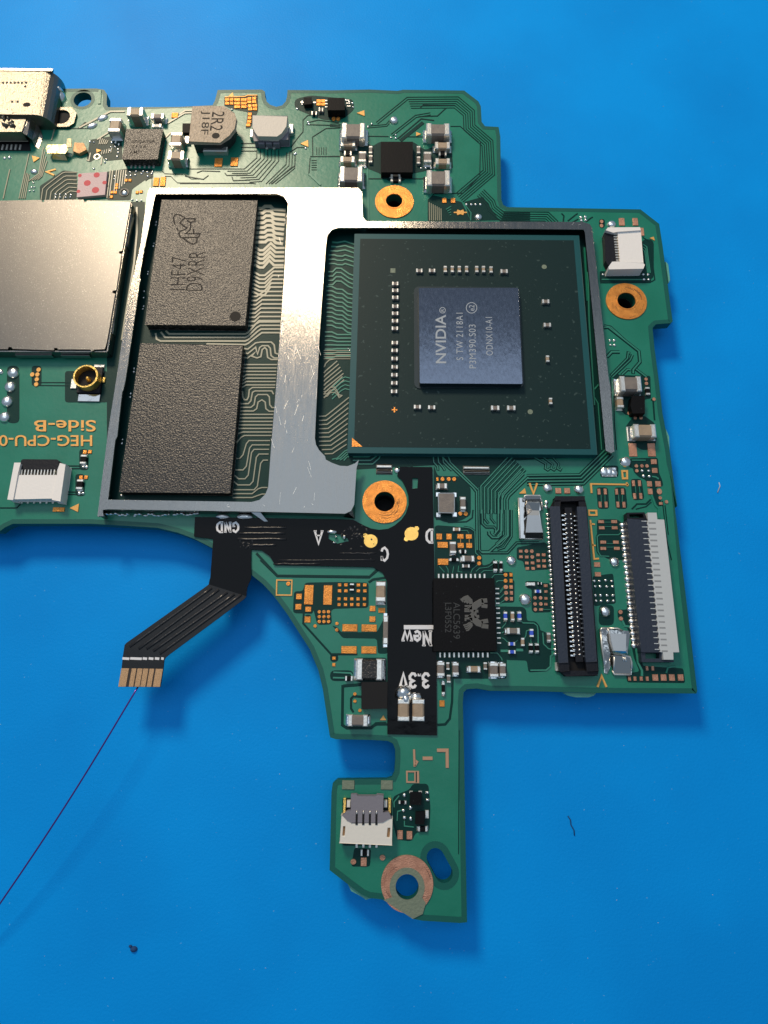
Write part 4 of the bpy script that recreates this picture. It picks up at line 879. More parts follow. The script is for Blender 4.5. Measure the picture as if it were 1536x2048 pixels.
STROKES = {
 'G': [[(.85, .72), (.8, .9), (.5, 1), (.15, .75), (.1, .5), (.15, .25), (.5, 0), (.85, .12), (.85, .42)], [(.58, .42), (1, .42)]],
 'N': [[(.18, 0), (.18, 1)], [(.18, 1), (.82, 0)], [(.82, 0), (.82, 1)], [(0, 0), (.36, 0)], [(0, 1), (.25, 1)], [(.64, 1), (1, 1)]],
 'D': [[(.2, 0), (.2, 1)], [(0, 1), (.5, 1), (.85, .8), (.92, .5), (.85, .2), (.5, 0), (0, 0)]],
 'A': [[(.12, 0), (.5, 1), (.88, 0)], [(.25, .35), (.75, .35)], [(0, 0), (.28, 0)], [(.7, 0), (1, 0)]],
 'C': [[(.88, .68), (.82, .88), (.52, 1), (.2, .8), (.1, .5), (.2, .2), (.52, 0), (.8, .1), (.9, .3)], [(.88, .65), (.88, 1)]],
 'e': [[(.15, .34), (.88, .34), (.82, .55), (.5, .66), (.2, .55), (.1, .33), (.2, .1), (.5, 0), (.85, .1)]],
 'w': [[(.05, .64), (.28, 0), (.5, .55), (.72, 0), (.95, .64)], [(-.05, .66), (.25, .66)], [(.75, .66), (1.05, .66)]],
 '3': [[(.12, .82), (.3, .97), (.55, 1), (.82, .85), (.8, .65), (.45, .53), (.85, .4), (.88, .2), (.6, 0), (.3, .02), (.1, .2)]],
 '.': [[(.4, 0), (.4, .1), (.6, .1), (.6, 0)]],
 'V': [[(.1, 1), (.5, 0), (.9, 1)], [(-.02, 1), (.25, 1)], [(.75, 1), (1.02, 1)]]}
def serif(s, quad, z, parent, f, w, widths=None):
    mb = MB(); q = [Q(f, *p, z) for p in quad]
    ws = widths or [1] * len(s); tot = sum(ws); x = 0
    for ch, cw in zip(s, ws):
        for st in STROKES[ch]:
            pts = []
            for a, b in st:
                u = (x + cw * (.06 + .88 * a)) / tot; pts.append(q[0].lerp(q[1], u).lerp(q[3].lerp(q[2], u), b))
            ww = w * (1.0 if len(st) != 2 or abs(st[0][1] - st[1][1]) > .1 else .62)
            mb.strip(pts, ww, z, base=z - .015)
        x += cw
    return mb.build('lettering', 'ink', parent)
[fn() for fn in LATE]
text('GN2A10A', [(480, 815), (845, 808), (845, 765), (485, 770)], .905, 'etch', qfn, .01, f='X8'); text('TI 16', [(470, 895), (715, 890), (715, 845), (475, 850)], .905, 'etch', qfn, .01, f='X8'); text('AM57', [(455, 980), (650, 975), (655, 930), (460, 935)], .905, 'etch', qfn, .01, f='X8')
text('Side-B', q180(262, 615, 735, 703), .1, 'print', board, .012, f='Z6'); text('HEG-CPU-0', q180(-8, 730, 708, 815), .1, 'print', board, .012, f='Z6')

# ------------------------------------------------------------------ memory chips
ram1 = pkg('Z7', [(400, 155), (1128, 160), (1040, 1120), (272, 1108)], .95, 'epoxy', 'memory_chip', 'upper grey brown memory chip with etched emblem and lettering', .05)
ram2 = pkg('Z8', [(315, 28), (1098, 42), (995, 1172), (150, 1165)], .95, 'epoxy', 'memory_chip', 'lower plain dark memory chip without readable lettering', .05)
text('1HF47', qup(475, 590, 590, 845, 15), .956, 'etch', ram1, -.014, f='Z7'); text('D9XRR', qup(605, 550, 735, 850, 25), .956, 'etch', ram1, -.014, f='Z7')
mb = MB(); s = sx / 3.84
for pts in ([(345, 580), (305, 480), (295, 340), (345, 250), (430, 240), (560, 280), (680, 350)], [(630, 1050), (760, 1160), (850, 1220), (980, 1250), (1070, 1200), (1095, 1120), (1090, 1040)],
            [(1010, 470), (1030, 380), (640, 385), (510, 520), (640, 640), (760, 690), (720, 730), (520, 810), (470, 900), (540, 1030), (1080, 1025), (1150, 1010), (1190, 900), (700, 890), (830, 790), (880, 670), (870, 520), (760, 430)],
            [(960, 740), (990, 900)], [(400, 700), (450, 790)], [(1010, 480), (880, 500)]): mb.strip([Q('V1', x, y, .95) for x, y in pts], 40 * sx / 17.07, .957, base=.94)
mb.build('emblem', 'etch', ram1)
c = Q('Z7', 962, 1048, .95); mb = MB(); mb.prism(circ(c, 36 * s, 20), .957, .94); mb.build('corner_dot', 'etch', ram1)

# ------------------------------------------------------------------ processor
ZS = 0.85
sq = [(709.7, 468), (1157.6, 471.3), (1194.6, 909.8), (695.4, 905.4)]
q = Qs('A', sq, ZS); mb = MB(); mb.prism(q, ZS, .1, 0); soc = part(mb, 'processor', 'subedge', 'large dark square processor with a blue grey die in its middle', .03)
q2 = offset(q, .055); mb = MB(); mb.prism(q2, ZS + .012, ZS - .01); mb.build('package_coating', 'sub', soc)
mb = MB(); mb.prism(rounded(Qs('W7', [(50, 90), (1400, 100), (1455, 1385), (55, 1395)], ZS), .06), ZS + .10, ZS); mb.build('underfill_rim', 'under', soc, bevel=.08)
ZD = ZS + .75
dq = Qs('W7', [(112, 102), (1385, 102), (1440, 1330), (125, 1322)], ZD); mb = MB(); mb.prism(rounded(dq, .012, 3), ZD, ZS, 0, side=1); die = mb.build('die', ['die', 'under'], soc, 'blue grey polished die with pale lettering', .03)
zt = ZD + .006
text('NVIDIA', qup(325, 445, 460, 1065, -4), zt, 'diew', soc, .012, f='W7'); text('S TW 2118A1', qup(590, 420, 678, 1025, -4), zt, 'diew', soc, 0.0, f='W7', space=1.15)
text('P3M390.S03', qup(752, 570, 840, 1130, -8), zt, 'diew', soc, 0.0, f='W7', space=1.1); text('ODNX10-A1', qup(965, 475, 1052, 965, -10), zt, 'diew', soc, 0.0, f='W7', space=1.1); text('e2', qup(755, 320, 825, 395), zt, 'diew', soc, .004, f='W7')
s7 = sx / 6.4
for x, y, r, w in ((788, 356, 68, 8), (417, 387, 36, 7)):
    mb = MB(); mb.strip([Q('W7', x + r * math.cos(t * .35), y + r * math.sin(t * .35), zt) for t in range(19)], w * s7, zt, base=zt - .02); mb.build('circle_mark', 'diew', soc)
text('R', qup(398, 370, 436, 404), zt, 'diew', soc, .01, f='W7')
for x, y in ((885, 563), (885, 615), (885, 670), (885, 738), (884, 792), (883, 850), (882, 907), (882, 1018), (880, 1077), (880, 1140), (880, 1204), (878, 1265), (878, 1327), (876, 1392), (1070, 463), (1168, 463)):
    mb = MB(); c = dims('Y1', x - 25, y - 14, x + 25, y + 14, ZS + .3)
    mb.box(c[0], c[1], c[2] * .5, c[3] * .9, ZS, ZS + .28, 0)
    for s_ in (-1, 1): mb.box(c[0] + s_ * c[2] * .36, c[1], c[2] * .28, c[3], ZS, ZS + .3, 1)
    mb.build('capacitor', ['cerag', 'tin'], soc)
for f, l in (('Y2', [(118, 452, 0), (172, 452, 0), (226, 452, 0), (282, 452, 0), (360, 452, 0), (412, 452, 0), (470, 455, 0), (570, 468, 1), (890, 700, 1), (902, 880, 1), (905, 1140, 0), (928, 1465, 0)]), ('Y3', [(1055, 358, 1), (1165, 362, 1)]), ('Y4', [(278, 293, 2), (377, 293, 2)])):
    for x, y, h in l:
        a, b_ = ((13, 24), (28, 15), (26, 14))[h]
        mb = MB(); c = dims(f, x - a, y - b_, x + a, y + b_, ZS + .3)
        if h: 
            mb.box(c[0], c[1], c[2] * .5, c[3] * .9, ZS, ZS + .28, 0)
            for s_ in (-1, 1): mb.box(c[0] + s_ * c[2] * .36, c[1], c[2] * .28, c[3], ZS, ZS + .3, 1)
        else:
            mb.box(c[0], c[1], c[2] * .9, c[3] * .5, ZS, ZS + .28, 0)
            for s_ in (-1, 1): mb.box(c[0], c[1] + s_ * c[3] * .36, c[2], c[3] * .28, ZS, ZS + .3, 1)
        mb.build('capacitor', ['cera' if h == 0 else 'cerag', 'tin'], soc)
zc = ZS + .022
for f, pts in (('Y3', [(553, 597), (553, 665), (632, 665)]), ('Y1', [(848, 448), (886, 448), (886, 482), (848, 482)])):
    mb = MB(); mb.prism(Qs(f, pts, zc), zc, ZS); mb.build('gold_mark', 'cop' if len(pts) == 3 else 'lam', soc)
for f, x, y, r in (('Y2', 877, 436, 19), ('Y4', 493, 318, 16)):
    c = Q(f, x, y, zc); mb = MB(); mb.prism(circ(c, prad(f, (x, y), r), 16), zc, ZS); mb.build('gold_mark', 'lam', soc)
mb = MB(); mb.strip(Qs('Y3', [(858, 382), (900, 382)], zc), 7 * s, zc, base=ZS); mb.strip(Qs('Y3', [(879, 362), (879, 402)], zc), 7 * s, zc + .003, base=ZS); mb.build('cross_mark', 'cop', soc)

# ------------------------------------------------------------------ shield frame
ZF = 1.25
FO = [('A', 300, 376), ('A', 716, 375.5), ('A', 724.5, 384), ('Z2', 1404, 1050), ('Z2', 1432, 1084), ('Z4', 640, 245), ('Z4', 690, 262), ('Z4', 708, 292), ('Y2', 1340, 1000), ('Y2', 1372, 1290), ('Y2', 1385, 1350), ('Y4', 1010, 562), ('Y4', 990, 572), ('Y4', 957, 556),
      ('Y4', 905, 0), ('Y2', 1190, 175), ('Y2', 1180, 150), ('Y2', 0, 138), ('Y1', 450, 135), ('Y1', 400, 150), ('Y1', 362, 195), ('Y1', 350, 300), ('Y1', 302, 1000), ('Y3', 268, 600), ('Y3', 276, 650), ('Y3', 300, 692), ('Y3', 345, 738), ('Y3', 352, 765), ('Y3', 400, 790),
      ('Y3', 460, 812), ('Y3', 520, 815), ('Y3', 575, 795), ('Y3', 605, 768), ('Y3', 588, 830), ('Y3', 570, 1110), ('Y3', 545, 1160), ('Y3', 500, 1180), ('Z8', 1100, 1316), ('Z8', 60, 1300), ('Z8', 20, 1305), ('Z6', 795, 1352), ('Z6', 748, 1354), ('Z6', 830, 700), ('Z6', 925, 100), ('Z7', 60, 1450), ('Z7', 150, 850), ('Z7', 235, 500), ('Z7', 290, 95)]
FI = [('Z7', 350, 108), ('Z7', 1285, 106), ('Z7', 1335, 125), ('Z7', 1368, 178), ('Z7', 1340, 700), ('Z7', 1280, 1530), ('Z8', 1312, 850), ('Z8', 1292, 1130), ('Z8', 1270, 1185), ('Z8', 1225, 1228), ('Z8', 1165, 1244), ('Z8', 62, 1226), ('Z6', 885, 770), ('Z6', 900, 740), ('Z6', 938, 400), ('Z6', 948, 380), ('Z7', 120, 1530), ('Z7', 228, 790), ('Z7', 236, 765), ('Z7', 226, 750), ('Z7', 262, 530), ('Z7', 270, 500), ('Z7', 282, 440), ('Z7', 305, 330), ('Z7', 330, 200)]
fo = [Q(f, x, y, ZF) for f, x, y in FO]; fi = [Q(f, x, y, ZF) for f, x, y in FI]
mb = MB(); mb.prism(fo, ZF, ZF - .25, 0, [fi])
frame = part(mb, 'shield_frame', 'alu', 'scratched silver shield frame with a wide middle bar and open windows', .04)
mb = MB()
for k in range(60):
    x, y = random.uniform(560, 650), random.uniform(400, 1010); x -= (y - 400) * .03
    if k > 40: x, y = random.choice(((random.uniform(215, 700), 1013 + random.uniform(-5, 4)), (random.uniform(740, 1160), 449 + random.uniform(-3, 2))))
    a = random.gauss(1.57, .35) if k <= 40 else random.uniform(0, 3); L_ = random.uniform(4, 26) if k <= 40 else random.uniform(3, 7)
    mb.strip([P(x - L_ / 2 * math.cos(a), y - L_ / 2 * math.sin(a), ZF), P(x + L_ / 2 * math.cos(a + .04), y + L_ / 2 * math.sin(a + .04), ZF)], random.uniform(.0012, .0026), ZF + .003 + k * .0001, base=ZF - .02)
for k in range(16):
    c = P(random.gauss(588, 10), random.gauss(868, 14), ZF); mb.dome(c.x, c.y, random.uniform(.002, .006), random.uniform(.002, .005), ZF, .03, n=6, k=2)  # bright dots put in as glints of light on the lower bar
o = mb.build('scratch_and_glint', 'tin', frame); o['kind'] = 'stuff'
# side walls down to the board
def wall(pts, zt, zb, th, parent, m='alu', name='frame_wall'):
    mb = MB()
    for i in range(len(pts) - 1):
        a, b = Vector((pts[i].x, pts[i].y, 0)), Vector((pts[i+1].x, pts[i+1].y, 0))
        if (b - a).length < 1e-5: continue
        n = Vector((-(b - a).y, (b - a).x, 0)).normalized() * (th * .05)
        mb.prism([a + n, b + n, b - n, a - n], zt, zb)
    return mb.build(name, m, parent)
fof = offset(fo, .012)
wall(fof[0:4], ZF - .26, .03, .16, frame); wall(fof[4:12], ZF - .26, .03, .16, frame); wall(fof[34:40], ZF - .26, .03, .16, frame); wall(fof[40:48] + fof[0:1], ZF - .26, .03, .16, frame)
# bent tongue and solder at its lower corner
mb = MB(); mb.slab([Q('Y3', 500, 1150, ZF), Q('Y3', 545, 1120, ZF), Q('Y3', 578, 1130, .2), Q('Y3', 575, 1220, .1), Q('Y3', 490, 1205, .2)], .12); mb.build('corner_flap', 'alu', frame)
for x, y, rx, ry in ((420, 160, 70, 26), (250, 160, 60, 22), (60, 1, 1, 1)):
    if rx > 1: ball('Y5', x, y - 30, rx, ry, .5)
mb = MB()
for k in range(26):
    x = 60 + k * 28 + random.uniform(-10, 10); c = Q('Z8', x, 1340 + random.uniform(-6, 10), .2); mb.dome(c.x, c.y, random.uniform(.012, .03), .012, .02, random.uniform(.2, .6), n=7, k=3)
part(mb, 'solder_seam', 'sold', kind='stuff')
mb = MB(); mb.slab([Q('Y5', 470, 95, .9), Q('Y5', 540, 95, .9), Q('Y5', 598, 165, .25), Q('Y5', 570, 165, .25)], .08); mb.build('solder_spike', 'sold', frame)
# thin rail between the frame and the lid
def rail(f, pts, w, z, m, zb=0.03): 
    mb = MB(); ss = prad(f, pts[0], 1); mb.strip(Qs(f, pts, z), w * ss, z, base=zb); return mb
rb = rail('Z5', [(1050, 130), (1050, 330), (1030, 560), (985, 830), (935, 1152)], 14, .12, 'tin'); part(rb, 'solder_rail', 'bright')

# ------------------------------------------------------------------ shield lid at the left
ZL = 1.3
LQ = [('A', -360, 398), ('Z5', 0, 82), ('Z5', 320, 76), ('Z5', 322, 92), ('Z5', 338, 92), ('Z5', 340, 76), ('Z5', 642, 74), ('Z5', 646, 92), ('Z5', 664, 92), ('Z5', 668, 80), ('Z5', 1004, 92), ('Z5', 938, 468), ('Z5', 915, 470), ('Z5', 912, 486), ('Z5', 934, 492), ('Z5', 892, 768), ('Z5', 864, 774), ('Z5', 862, 790), ('Z5', 884, 796), ('Z6', 822, 10), ('Z6', 805, 70), ('Z6', 722, 74), ('Z6', 705, 88), ('Z6', 690, 72),
      ('Z6', 445, 72), ('Z6', 436, 60), ('Z6', 418, 60), ('Z6', 412, 78), ('Z6', 95, 68), ('Z6', 88, 54), ('Z6', 66, 54), ('Z6', 60, 70), ('A', -400, 699)]
lq = [Q(f, x, y, ZL) for f, x, y in LQ]
mb = MB(); mb.prism(lq, ZL, ZL - .15); lid = part(mb, 'shield_lid', 'lid', 'flat sanded metal shield lid cut off by the left edge', .03)
base = [Q('A', -360, 402, ZL), Q('Z5', 1000, 96, ZL), Q('Z6', 815, 78, ZL), Q('A', -400, 699, ZL)]
def outw(pts, d): return offset(pts, -d)
b2 = outw(base, .004); mb = MB()
wall(b2 + b2[:1], ZL - .16, .05, .12, lid, 'alu', 'lid_wall')
for f, x0, y0, x1, y1 in (('Z5', 925, 530, 890, 740), ('Z5', 880, 830, 840, 1100), ('Z5', 990, 180, 950, 430)):
    p0, p1 = Q(f, x0 + 22, y0, .9), Q(f, x1 + 22, y1, .9); wall([p0, p1], .85, .25, .08, lid, 'spring', 'lid_clip')
wall([Q('Z6', 120, 118, .6), Q('Z6', 400, 118, .6)], .7, .2, .1, lid, 'spring', 'lid_clip'); wall([Q('Z6', 470, 120, .6), Q('Z6', 690, 122, .6)], .7, .2, .1, lid, 'spring', 'lid_clip')

# ------------------------------------------------------------------ inductor
zi = 1.75
iq = [('W1', 165, 212), ('W1', 560, 210), ('W1', 700, 300), ('W1', 722, 370), ('W1', 700, 500), ('W1', 630, 590), ('W1', 510, 668), ('W1', 110, 662)]
q = [Q(f, x, y, zi) for f, x, y in iq]
mb = MB(); mb.prism(q, zi, zi - .3); ind = part(mb, 'inductor', 'ind', 'large rough tan inductor block with stamped lettering and a clipped corner', .06)
mb = MB(); mb.prism(offset(q, .03), zi - .3, .03); mb.build('inductor_core', 'indside', ind)
mb = MB(); c = dims('W1', 290, 790, 600, 850, .5); mb.box(c[0], c[1] + .06, c[2], .06, .02, .6); mb.build('terminal', 'tin', ind)
mb = MB(); c = dims('W1', 60, 590, 130, 680, .3); mb.box(*c, .02, .3); mb.build('terminal', 'tin', ind)
text('2R2', qdn(415, 275, 575, 520, 35), zi + .006, 'etch', ind, 0.0, f='W1'); text('J18F', qdn(265, 265, 390, 570, 30), zi + .006, 'etch', ind, 0.0, f='W1')
c = Q('W1', 458, 585, zi); mb = MB(); mb.prism(circ(c, 50 * sx / 6.4 * .9, 20, 42 * sx / 6.4), zi + .006, zi - .02); mb.build('polarity_dot', 'etch', ind)

# pale three-pin connector
zc2 = 1.5
q = Qs('W1', [(935, 330), (1375, 335), (1362, 470), (1300, 560), (1240, 590), (1000, 585), (965, 540), (925, 480)], zc2)
mb = MB(); mb.prism(q, zc2, .9); pc = part(mb, 'connector', 'dull', 'pale dusty three pin connector at the top edge', .05)
q = Qs('W1', [(930, 500), (1390, 490), (1385, 640), (950, 650)], .9); mb = MB(); mb.prism([q[0], q[1], q[2], q[3]], .9, .1)
mb.build('connector_base', 'greyp', pc, bevel=.05)
for x in (1000, 1095, 1190): 
    c = dims('W1', x + 4, 610, x + 84, 690, .7); m2 = MB(); m2.box(c[0], c[1], c[2], c[3], .1, .75); m2.build('housing_tooth', 'greyp', pc)
for x in (1112, 1205): lead(pc, 'W1', x - 16, 690, x + 16, 745, .25, 'contact')
for b_ in ((895, 500, 935, 600), (1390, 430, 1450, 550)):
    c = dims('W1', *b_, .5); m2 = MB(); m2.box(*c, .05, .5); m2.build('side_tab', 'tin', pc)

# ------------------------------------------------------------------ usb style port at top left
def usb():
    zt_, zb_ = 1.9, -1.3
    right = Q('X7', 560, 300, zt_).x; xl = -6.5
    y0, y1 = Q('X7', 300, 132, zt_).y, Q('X7', 300, 745, zt_).y
    R = .125
    prof = []
    cx_ = right + .0
    for k in range(13):
        a = math.pi / 2 - math.pi * k / 12
        prof.append((cx_ + R * 1.15 * math.cos(a), (zt_ * .1 + zb_ * .1) / 2 + ((zt_ - zb_) * .05) * math.sin(a)))
    prof = [(xl, zt_ * .1)] + prof + [(xl, zb_ * .1)]
    n = len(prof); mb = MB()
    vs = [(x, y0, z) for x, z in prof] + [(x, y1, z) for x, z in prof]
    fs = [(i, i + 1, n + i + 1, n + i)[::-1] for i in range(n - 1)] + [tuple(range(n)), tuple(range(n, 2 * n))[::-1], (n - 1, 0, n, 2 * n - 1)]
    fs = [f[::-1] for f in fs]
    mb.add(vs, fs)
    o = part(mb, 'port_shell', 'shell', 'rough metal port shell with round side at the top left corner', .02)
    me = o.data; bm = bmesh.new(); bm.from_mesh(me); bmesh.ops.recalc_face_normals(bm, faces=bm.faces); bm.to_mesh(me); bm.free()
    # lip at the mouth
    mb = MB(); rim = [Vector((xl, y0 + .012, 0)), Vector((right + R * .8, y0 + .012, 0)), Vector((right + R * .8, y0 - .02, 0)), Vector((xl, y0 - .02, 0))]
    mb.prism(rim, zt_ + .06, zt_ - .2); mb.build('mouth_rim', 'alu', o, bevel=.03)
    # rear cover, stepped down
    z2 = 1.55
    q = Qs('X7', [(-2000, 740), (365, 760), (300, 985), (-2000, 985)], z2); mb = MB(); mb.prism(q, z2, .4); mb.build('rear_cover', 'shell', o, bevel=.05)
    mb = MB(); lA = [(Q('X7', 340, 770, 1.5), Q('X7', 290, 985, 1.5)), (Q('X7', 420, 800, 1.3), Q('X7', 370, 1030, 1.25)), (Q('X7', 500, 860, .7), Q('X7', 440, 1090, .65)), (Q('X7', 560, 970, .2), Q('X7', 480, 1180, .15)), (Q('X7', 585, 1060, .08), Q('X7', 530, 1210, .08))]
    for (a, b_), (c_, d_) in zip(lA[:-1], lA[1:]): mb.slab([a, c_, d_, b_], .15)
    mb.build('side_leg', 'alu', o)
    q = rounded(Qs('X7', [(640, 650), (980, 640), (1045, 720), (1010, 860), (930, 912), (580, 905)], .28), .02); hc = Q('X7', 838, 775, .28)
    mb = MB(); mb.prism(q, .28, .03, 0, [circ(hc, 66 * sx / 3.84 * .95, 28)]); mb.build('mounting_ear', 'shell', o, bevel=.04)
    mb = MB(); mb.prism(circ(hc, 60 * sx / 3.84, 28), .05, .032); mb.build('screw_hole', 'hole', o)
    mb = MB()
    for k in range(7): c = Q('X7', 45 - k * 52 + 310, 310 + 4 * k * 0, zt_); mb.dome(c.x, c.y, .013, .013, zt_, .12, n=8, k=3)
    for k, (x, y) in enumerate(((345, 360), (165, 570), (240, 570))): c = Q('X7', x, y, zt_); mb.dome(c.x, c.y, .013, .013, zt_, .12, n=8, k=3)
    mb.build('dimple', 'shell', o)
    c = Q('X7', 365, 610, zt_); mb = MB(); mb.prism(circ(c, .04, 16, .028), zt_ + .008, zt_ - .05); mb.build('latch_hole', 'hole', o)
    mb = MB()
    for k in range(30):
        c = Q('X7', random.uniform(30, 200), random.uniform(640, 880), zt_ - .1); mb.dome(c.x, c.y, random.uniform(.01, .03), random.uniform(.01, .02), 1.5, random.uniform(.25, .5), n=7, k=3, rot=random.random() * 3)
    mb.build('weld_bead', 'shell', o)['kind'] = 'stuff'
    for k in range(8):
        c = dims('X7', 260 - 60 * k, 1150, 285 - 60 * k, 1220, .15); mb = MB(); mb.box(*c, .01, .15); mb.build('lead', 'tin', o)
    mb = MB(); q = Qs('X7', [(-2000, 990), (280, 1000), (400, 1100), (420, 1240), (-2000, 1240)], .06); mb.prism(q, .06, .03); mb.build('dark_base', 'hole', o)
usb()

# spring clip and label near the port
mb = MB(); zg = .7
mb.slab([Q('W2', 95, 190, zg), Q('W2', 330, 185, zg), Q('W2', 360, 250, zg), Q('W2', 320, 300, zg), Q('W2', 100, 295, zg), Q('W2', 75, 240, zg)], .1); clip = part(mb, 'spring_clip', 'pgold', 'gold spring clip below the port ear')
mb = MB(); mb.slab([Q('W2', 150, 300, zg - .02), Q('W2', 310, 296, zg - .02), Q('W2', 350, 390, .1), Q('W2', 165, 375, .1)], .08); mb.build('clip_leg', 'pgold', clip)
mb = MB(); mb.slab([Q('W2', 440, 160, .6), Q('W2', 560, 165, .6), Q('W2', 595, 250, .5), Q('W2', 500, 300, .4), Q('W2', 420, 270, .5)], .35); mb.build('clip_arm', 'brass', clip)
mb = MB(); mb.slab([Q('W2', 345, 110, 1.0), Q('W2', 400, 110, 1.0), Q('W2', 400, 220, .8), Q('W2', 335, 220, .8)], .1); mb.build('clip_tongue', 'pgold', clip)
mb = MB(); mb.slab([Q('W2', 340, 280, .5), Q('W2', 410, 300, .4), Q('W2', 380, 345, .1), Q('W2', 330, 330, .1)], .1); mb.build('clip_leg', 'tin', clip)
c = Q('W2', 735, 348); mb = MB(); mb.prism(circ(c, .034, 22), .09, .01, 0, [circ(c, .024, 22)]); part(mb, 'test_ring', 'tin')
c = Q('W2', 1080, 805); mb = MB(); mb.prism(circ(c, .05, 24), .1, .01, 0, [circ(c, .036, 24)]); part(mb, 'test_ring', 'indside')
q = Qs('W2', [(492, 555), (858, 535), (830, 828), (470, 860)], .35); mb = MB(); mb.prism(q, .35, .05); st = part(mb, 'label_tag', 'pink', 'small pinkish square tag with red dots')
for x, y, r in ((725, 575, 36), (605, 678, 40), (710, 768, 42), (825, 672, 25), (510, 582, 22), (492, 785, 22)):
    c = Q('W2', x, y, .357); mb = MB(); mb.prism(circ(c, r * sx / 6.4, 18, r * sx / 6.4 * 1.0), .357, .34); mb.build('red_dot', 'red', st)

# ------------------------------------------------------------------ white ribbon connectors
def ffc_left():
    z = 1.0
    mb = MB(); mb.prism(Qs('Z6', [(108, 1040), (440, 1040), (425, 1218), (92, 1220)], z), z, .1); o = part(mb, 'connector', 'white', 'white ribbon socket with black flap at the lower left', .04)
    for q in ([(112, 945), (155, 945), (135, 1045), (98, 1225), (60, 1222)], [(462, 948), (505, 955), (465, 1240), (402, 1225), (440, 1040), (440, 1000)]):
        m = MB(); m.prism(Qs('Z6', q, z + .12), z + .12, .05); m.build('side_arm', 'white', o, bevel=.04)
    m = MB(); m.prism(rounded(Qs('Z6', [(160, 915), (455, 918), (440, 1000), (158, 1000)], .8), .03), .8, .1); m.build('flap', 'blackp', o, bevel=.04)
    m = MB(); m.prism(Qs('Z6', [(140, 998), (440, 998), (436, 1042), (132, 1042)], .5), .5, .1); m.build('cavity', 'hole', o)
    for k in range(11):
        x = 165 + 25 * k; c = dims('Z6', x - 5, 995, x + 4, 1044, .85); m = MB(); m.box(*c, .5, .85); m.build('contact', 'tin', o)
    for k in range(6):
        x = 165 + 48 * k; c = dims('Z6', x - 6, 1222, x + 8, 1255, .12); m = MB(); m.box(*c, .01, .12); m.build('lead', 'tin', o)
ffc_left()
def ffc_right():
    z = 1.0
    mb = MB(); mb.prism(Qs('Z4', [(905, 312), (1078, 305), (1100, 560), (925, 558)], z), z, .1); o = part(mb, 'connector', 'white', 'white ribbon socket at the upper right corner', .04)
    for q in ([(810, 310), (830, 290), (1072, 288), (1080, 310), (905, 322), (870, 325)], [(862, 552), (905, 550), (1100, 562), (1112, 575), (1100, 605), (838, 608), (832, 590)]):
        m = MB(); m.prism(Qs('Z4', q, z + .12), z + .12, .05); m.build('side_arm', 'white', o, bevel=.04)
    m = MB(); m.prism(Qs('Z4', [(805, 325), (880, 325), (895, 548), (830, 575), (812, 540)], .8), .8, .1); m.build('flap', 'blackp', o, bevel=.04)
    m = MB(); m.prism(Qs('Z4', [(870, 325), (910, 322), (930, 556), (890, 552)], .5), .5, .1); m.build('cavity', 'hole', o)
    for k in range(11):
        y = 338 + 20 * k; c = dims('Z4', 872 + 2 * k, y - 5, 910 + 2 * k, y + 4, .85); m = MB(); m.box(*c, .5, .85); m.build('contact', 'tin', o)
ffc_right()
def stub_conn():
    z = 1.1
    q = [(205, 820), (250, 815), (260, 870), (300, 875), (300, 895), (600, 895), (605, 865), (640, 865), (640, 850), (695, 850), (690, 1108), (188, 1085)]
    mb = MB(); mb.prism(Qs('X2', q, z), z, .1, 0, [Qs('X2', [(222, 925), (244, 925), (236, 1018), (214, 1016)], z), Qs('X2', [(650, 940), (676, 940), (668, 1035), (642, 1030)], z)])
    o = part(mb, 'connector', 'cream', 'cream and grey ribbon socket on the lower stub', .04)
    m = MB(); m.prism(Qs('X2', [(210, 920), (690, 930), (680, 1040), (206, 1020)], z - .3), z - .35, .1); m.build('solder_tail', 'brass', o)
    m = MB(); m.prism(Qs('X2', [(298, 620), (350, 620), (362, 632), (540, 632), (548, 622), (610, 628), (605, 790), (660, 790), (685, 840), (640, 865), (600, 888), (300, 888), (262, 870), (215, 820), (262, 780), (296, 770)], z + .05), z + .05, .4); m.build('latch', 'greyp', o, bevel=.05)
    for x0, x1 in ((222, 248), (655, 682)):
        c = dims('X2', x0, 655, x1, 800, .5); m = MB(); m.box(*c, .02, .5); m.build('side_tab', 'gold', o)
    for x0, x1 in ((258, 292), (612, 645)):
        c = dims('X2', x0, 680, x1, 745, .7); m = MB(); m.box(*c, .1, .7); m.build('hinge', 'cream', o)
    for x in (353, 417, 480, 543):
        c = dims('X2', x - 12, 775, x + 10, 912, z + .08); m = MB(); m.box(*c, z - .2, z + .07); m.build('slit', 'hole', o)
        c = dims('X2', x - 9, 772, x + 9, 812, z + .14); m = MB(); m.dome(c[0], c[1], c[2] / 2, c[3] / 2, z + .06, .1, n=8, k=3); m.build('contact', 'tin', o)
        c = dims('X2', x - 12, 1092, x + 10, 1130, .12); m = MB(); m.box(*c, .01, .14); m.build('lead', 'tin', o)
stub_conn()

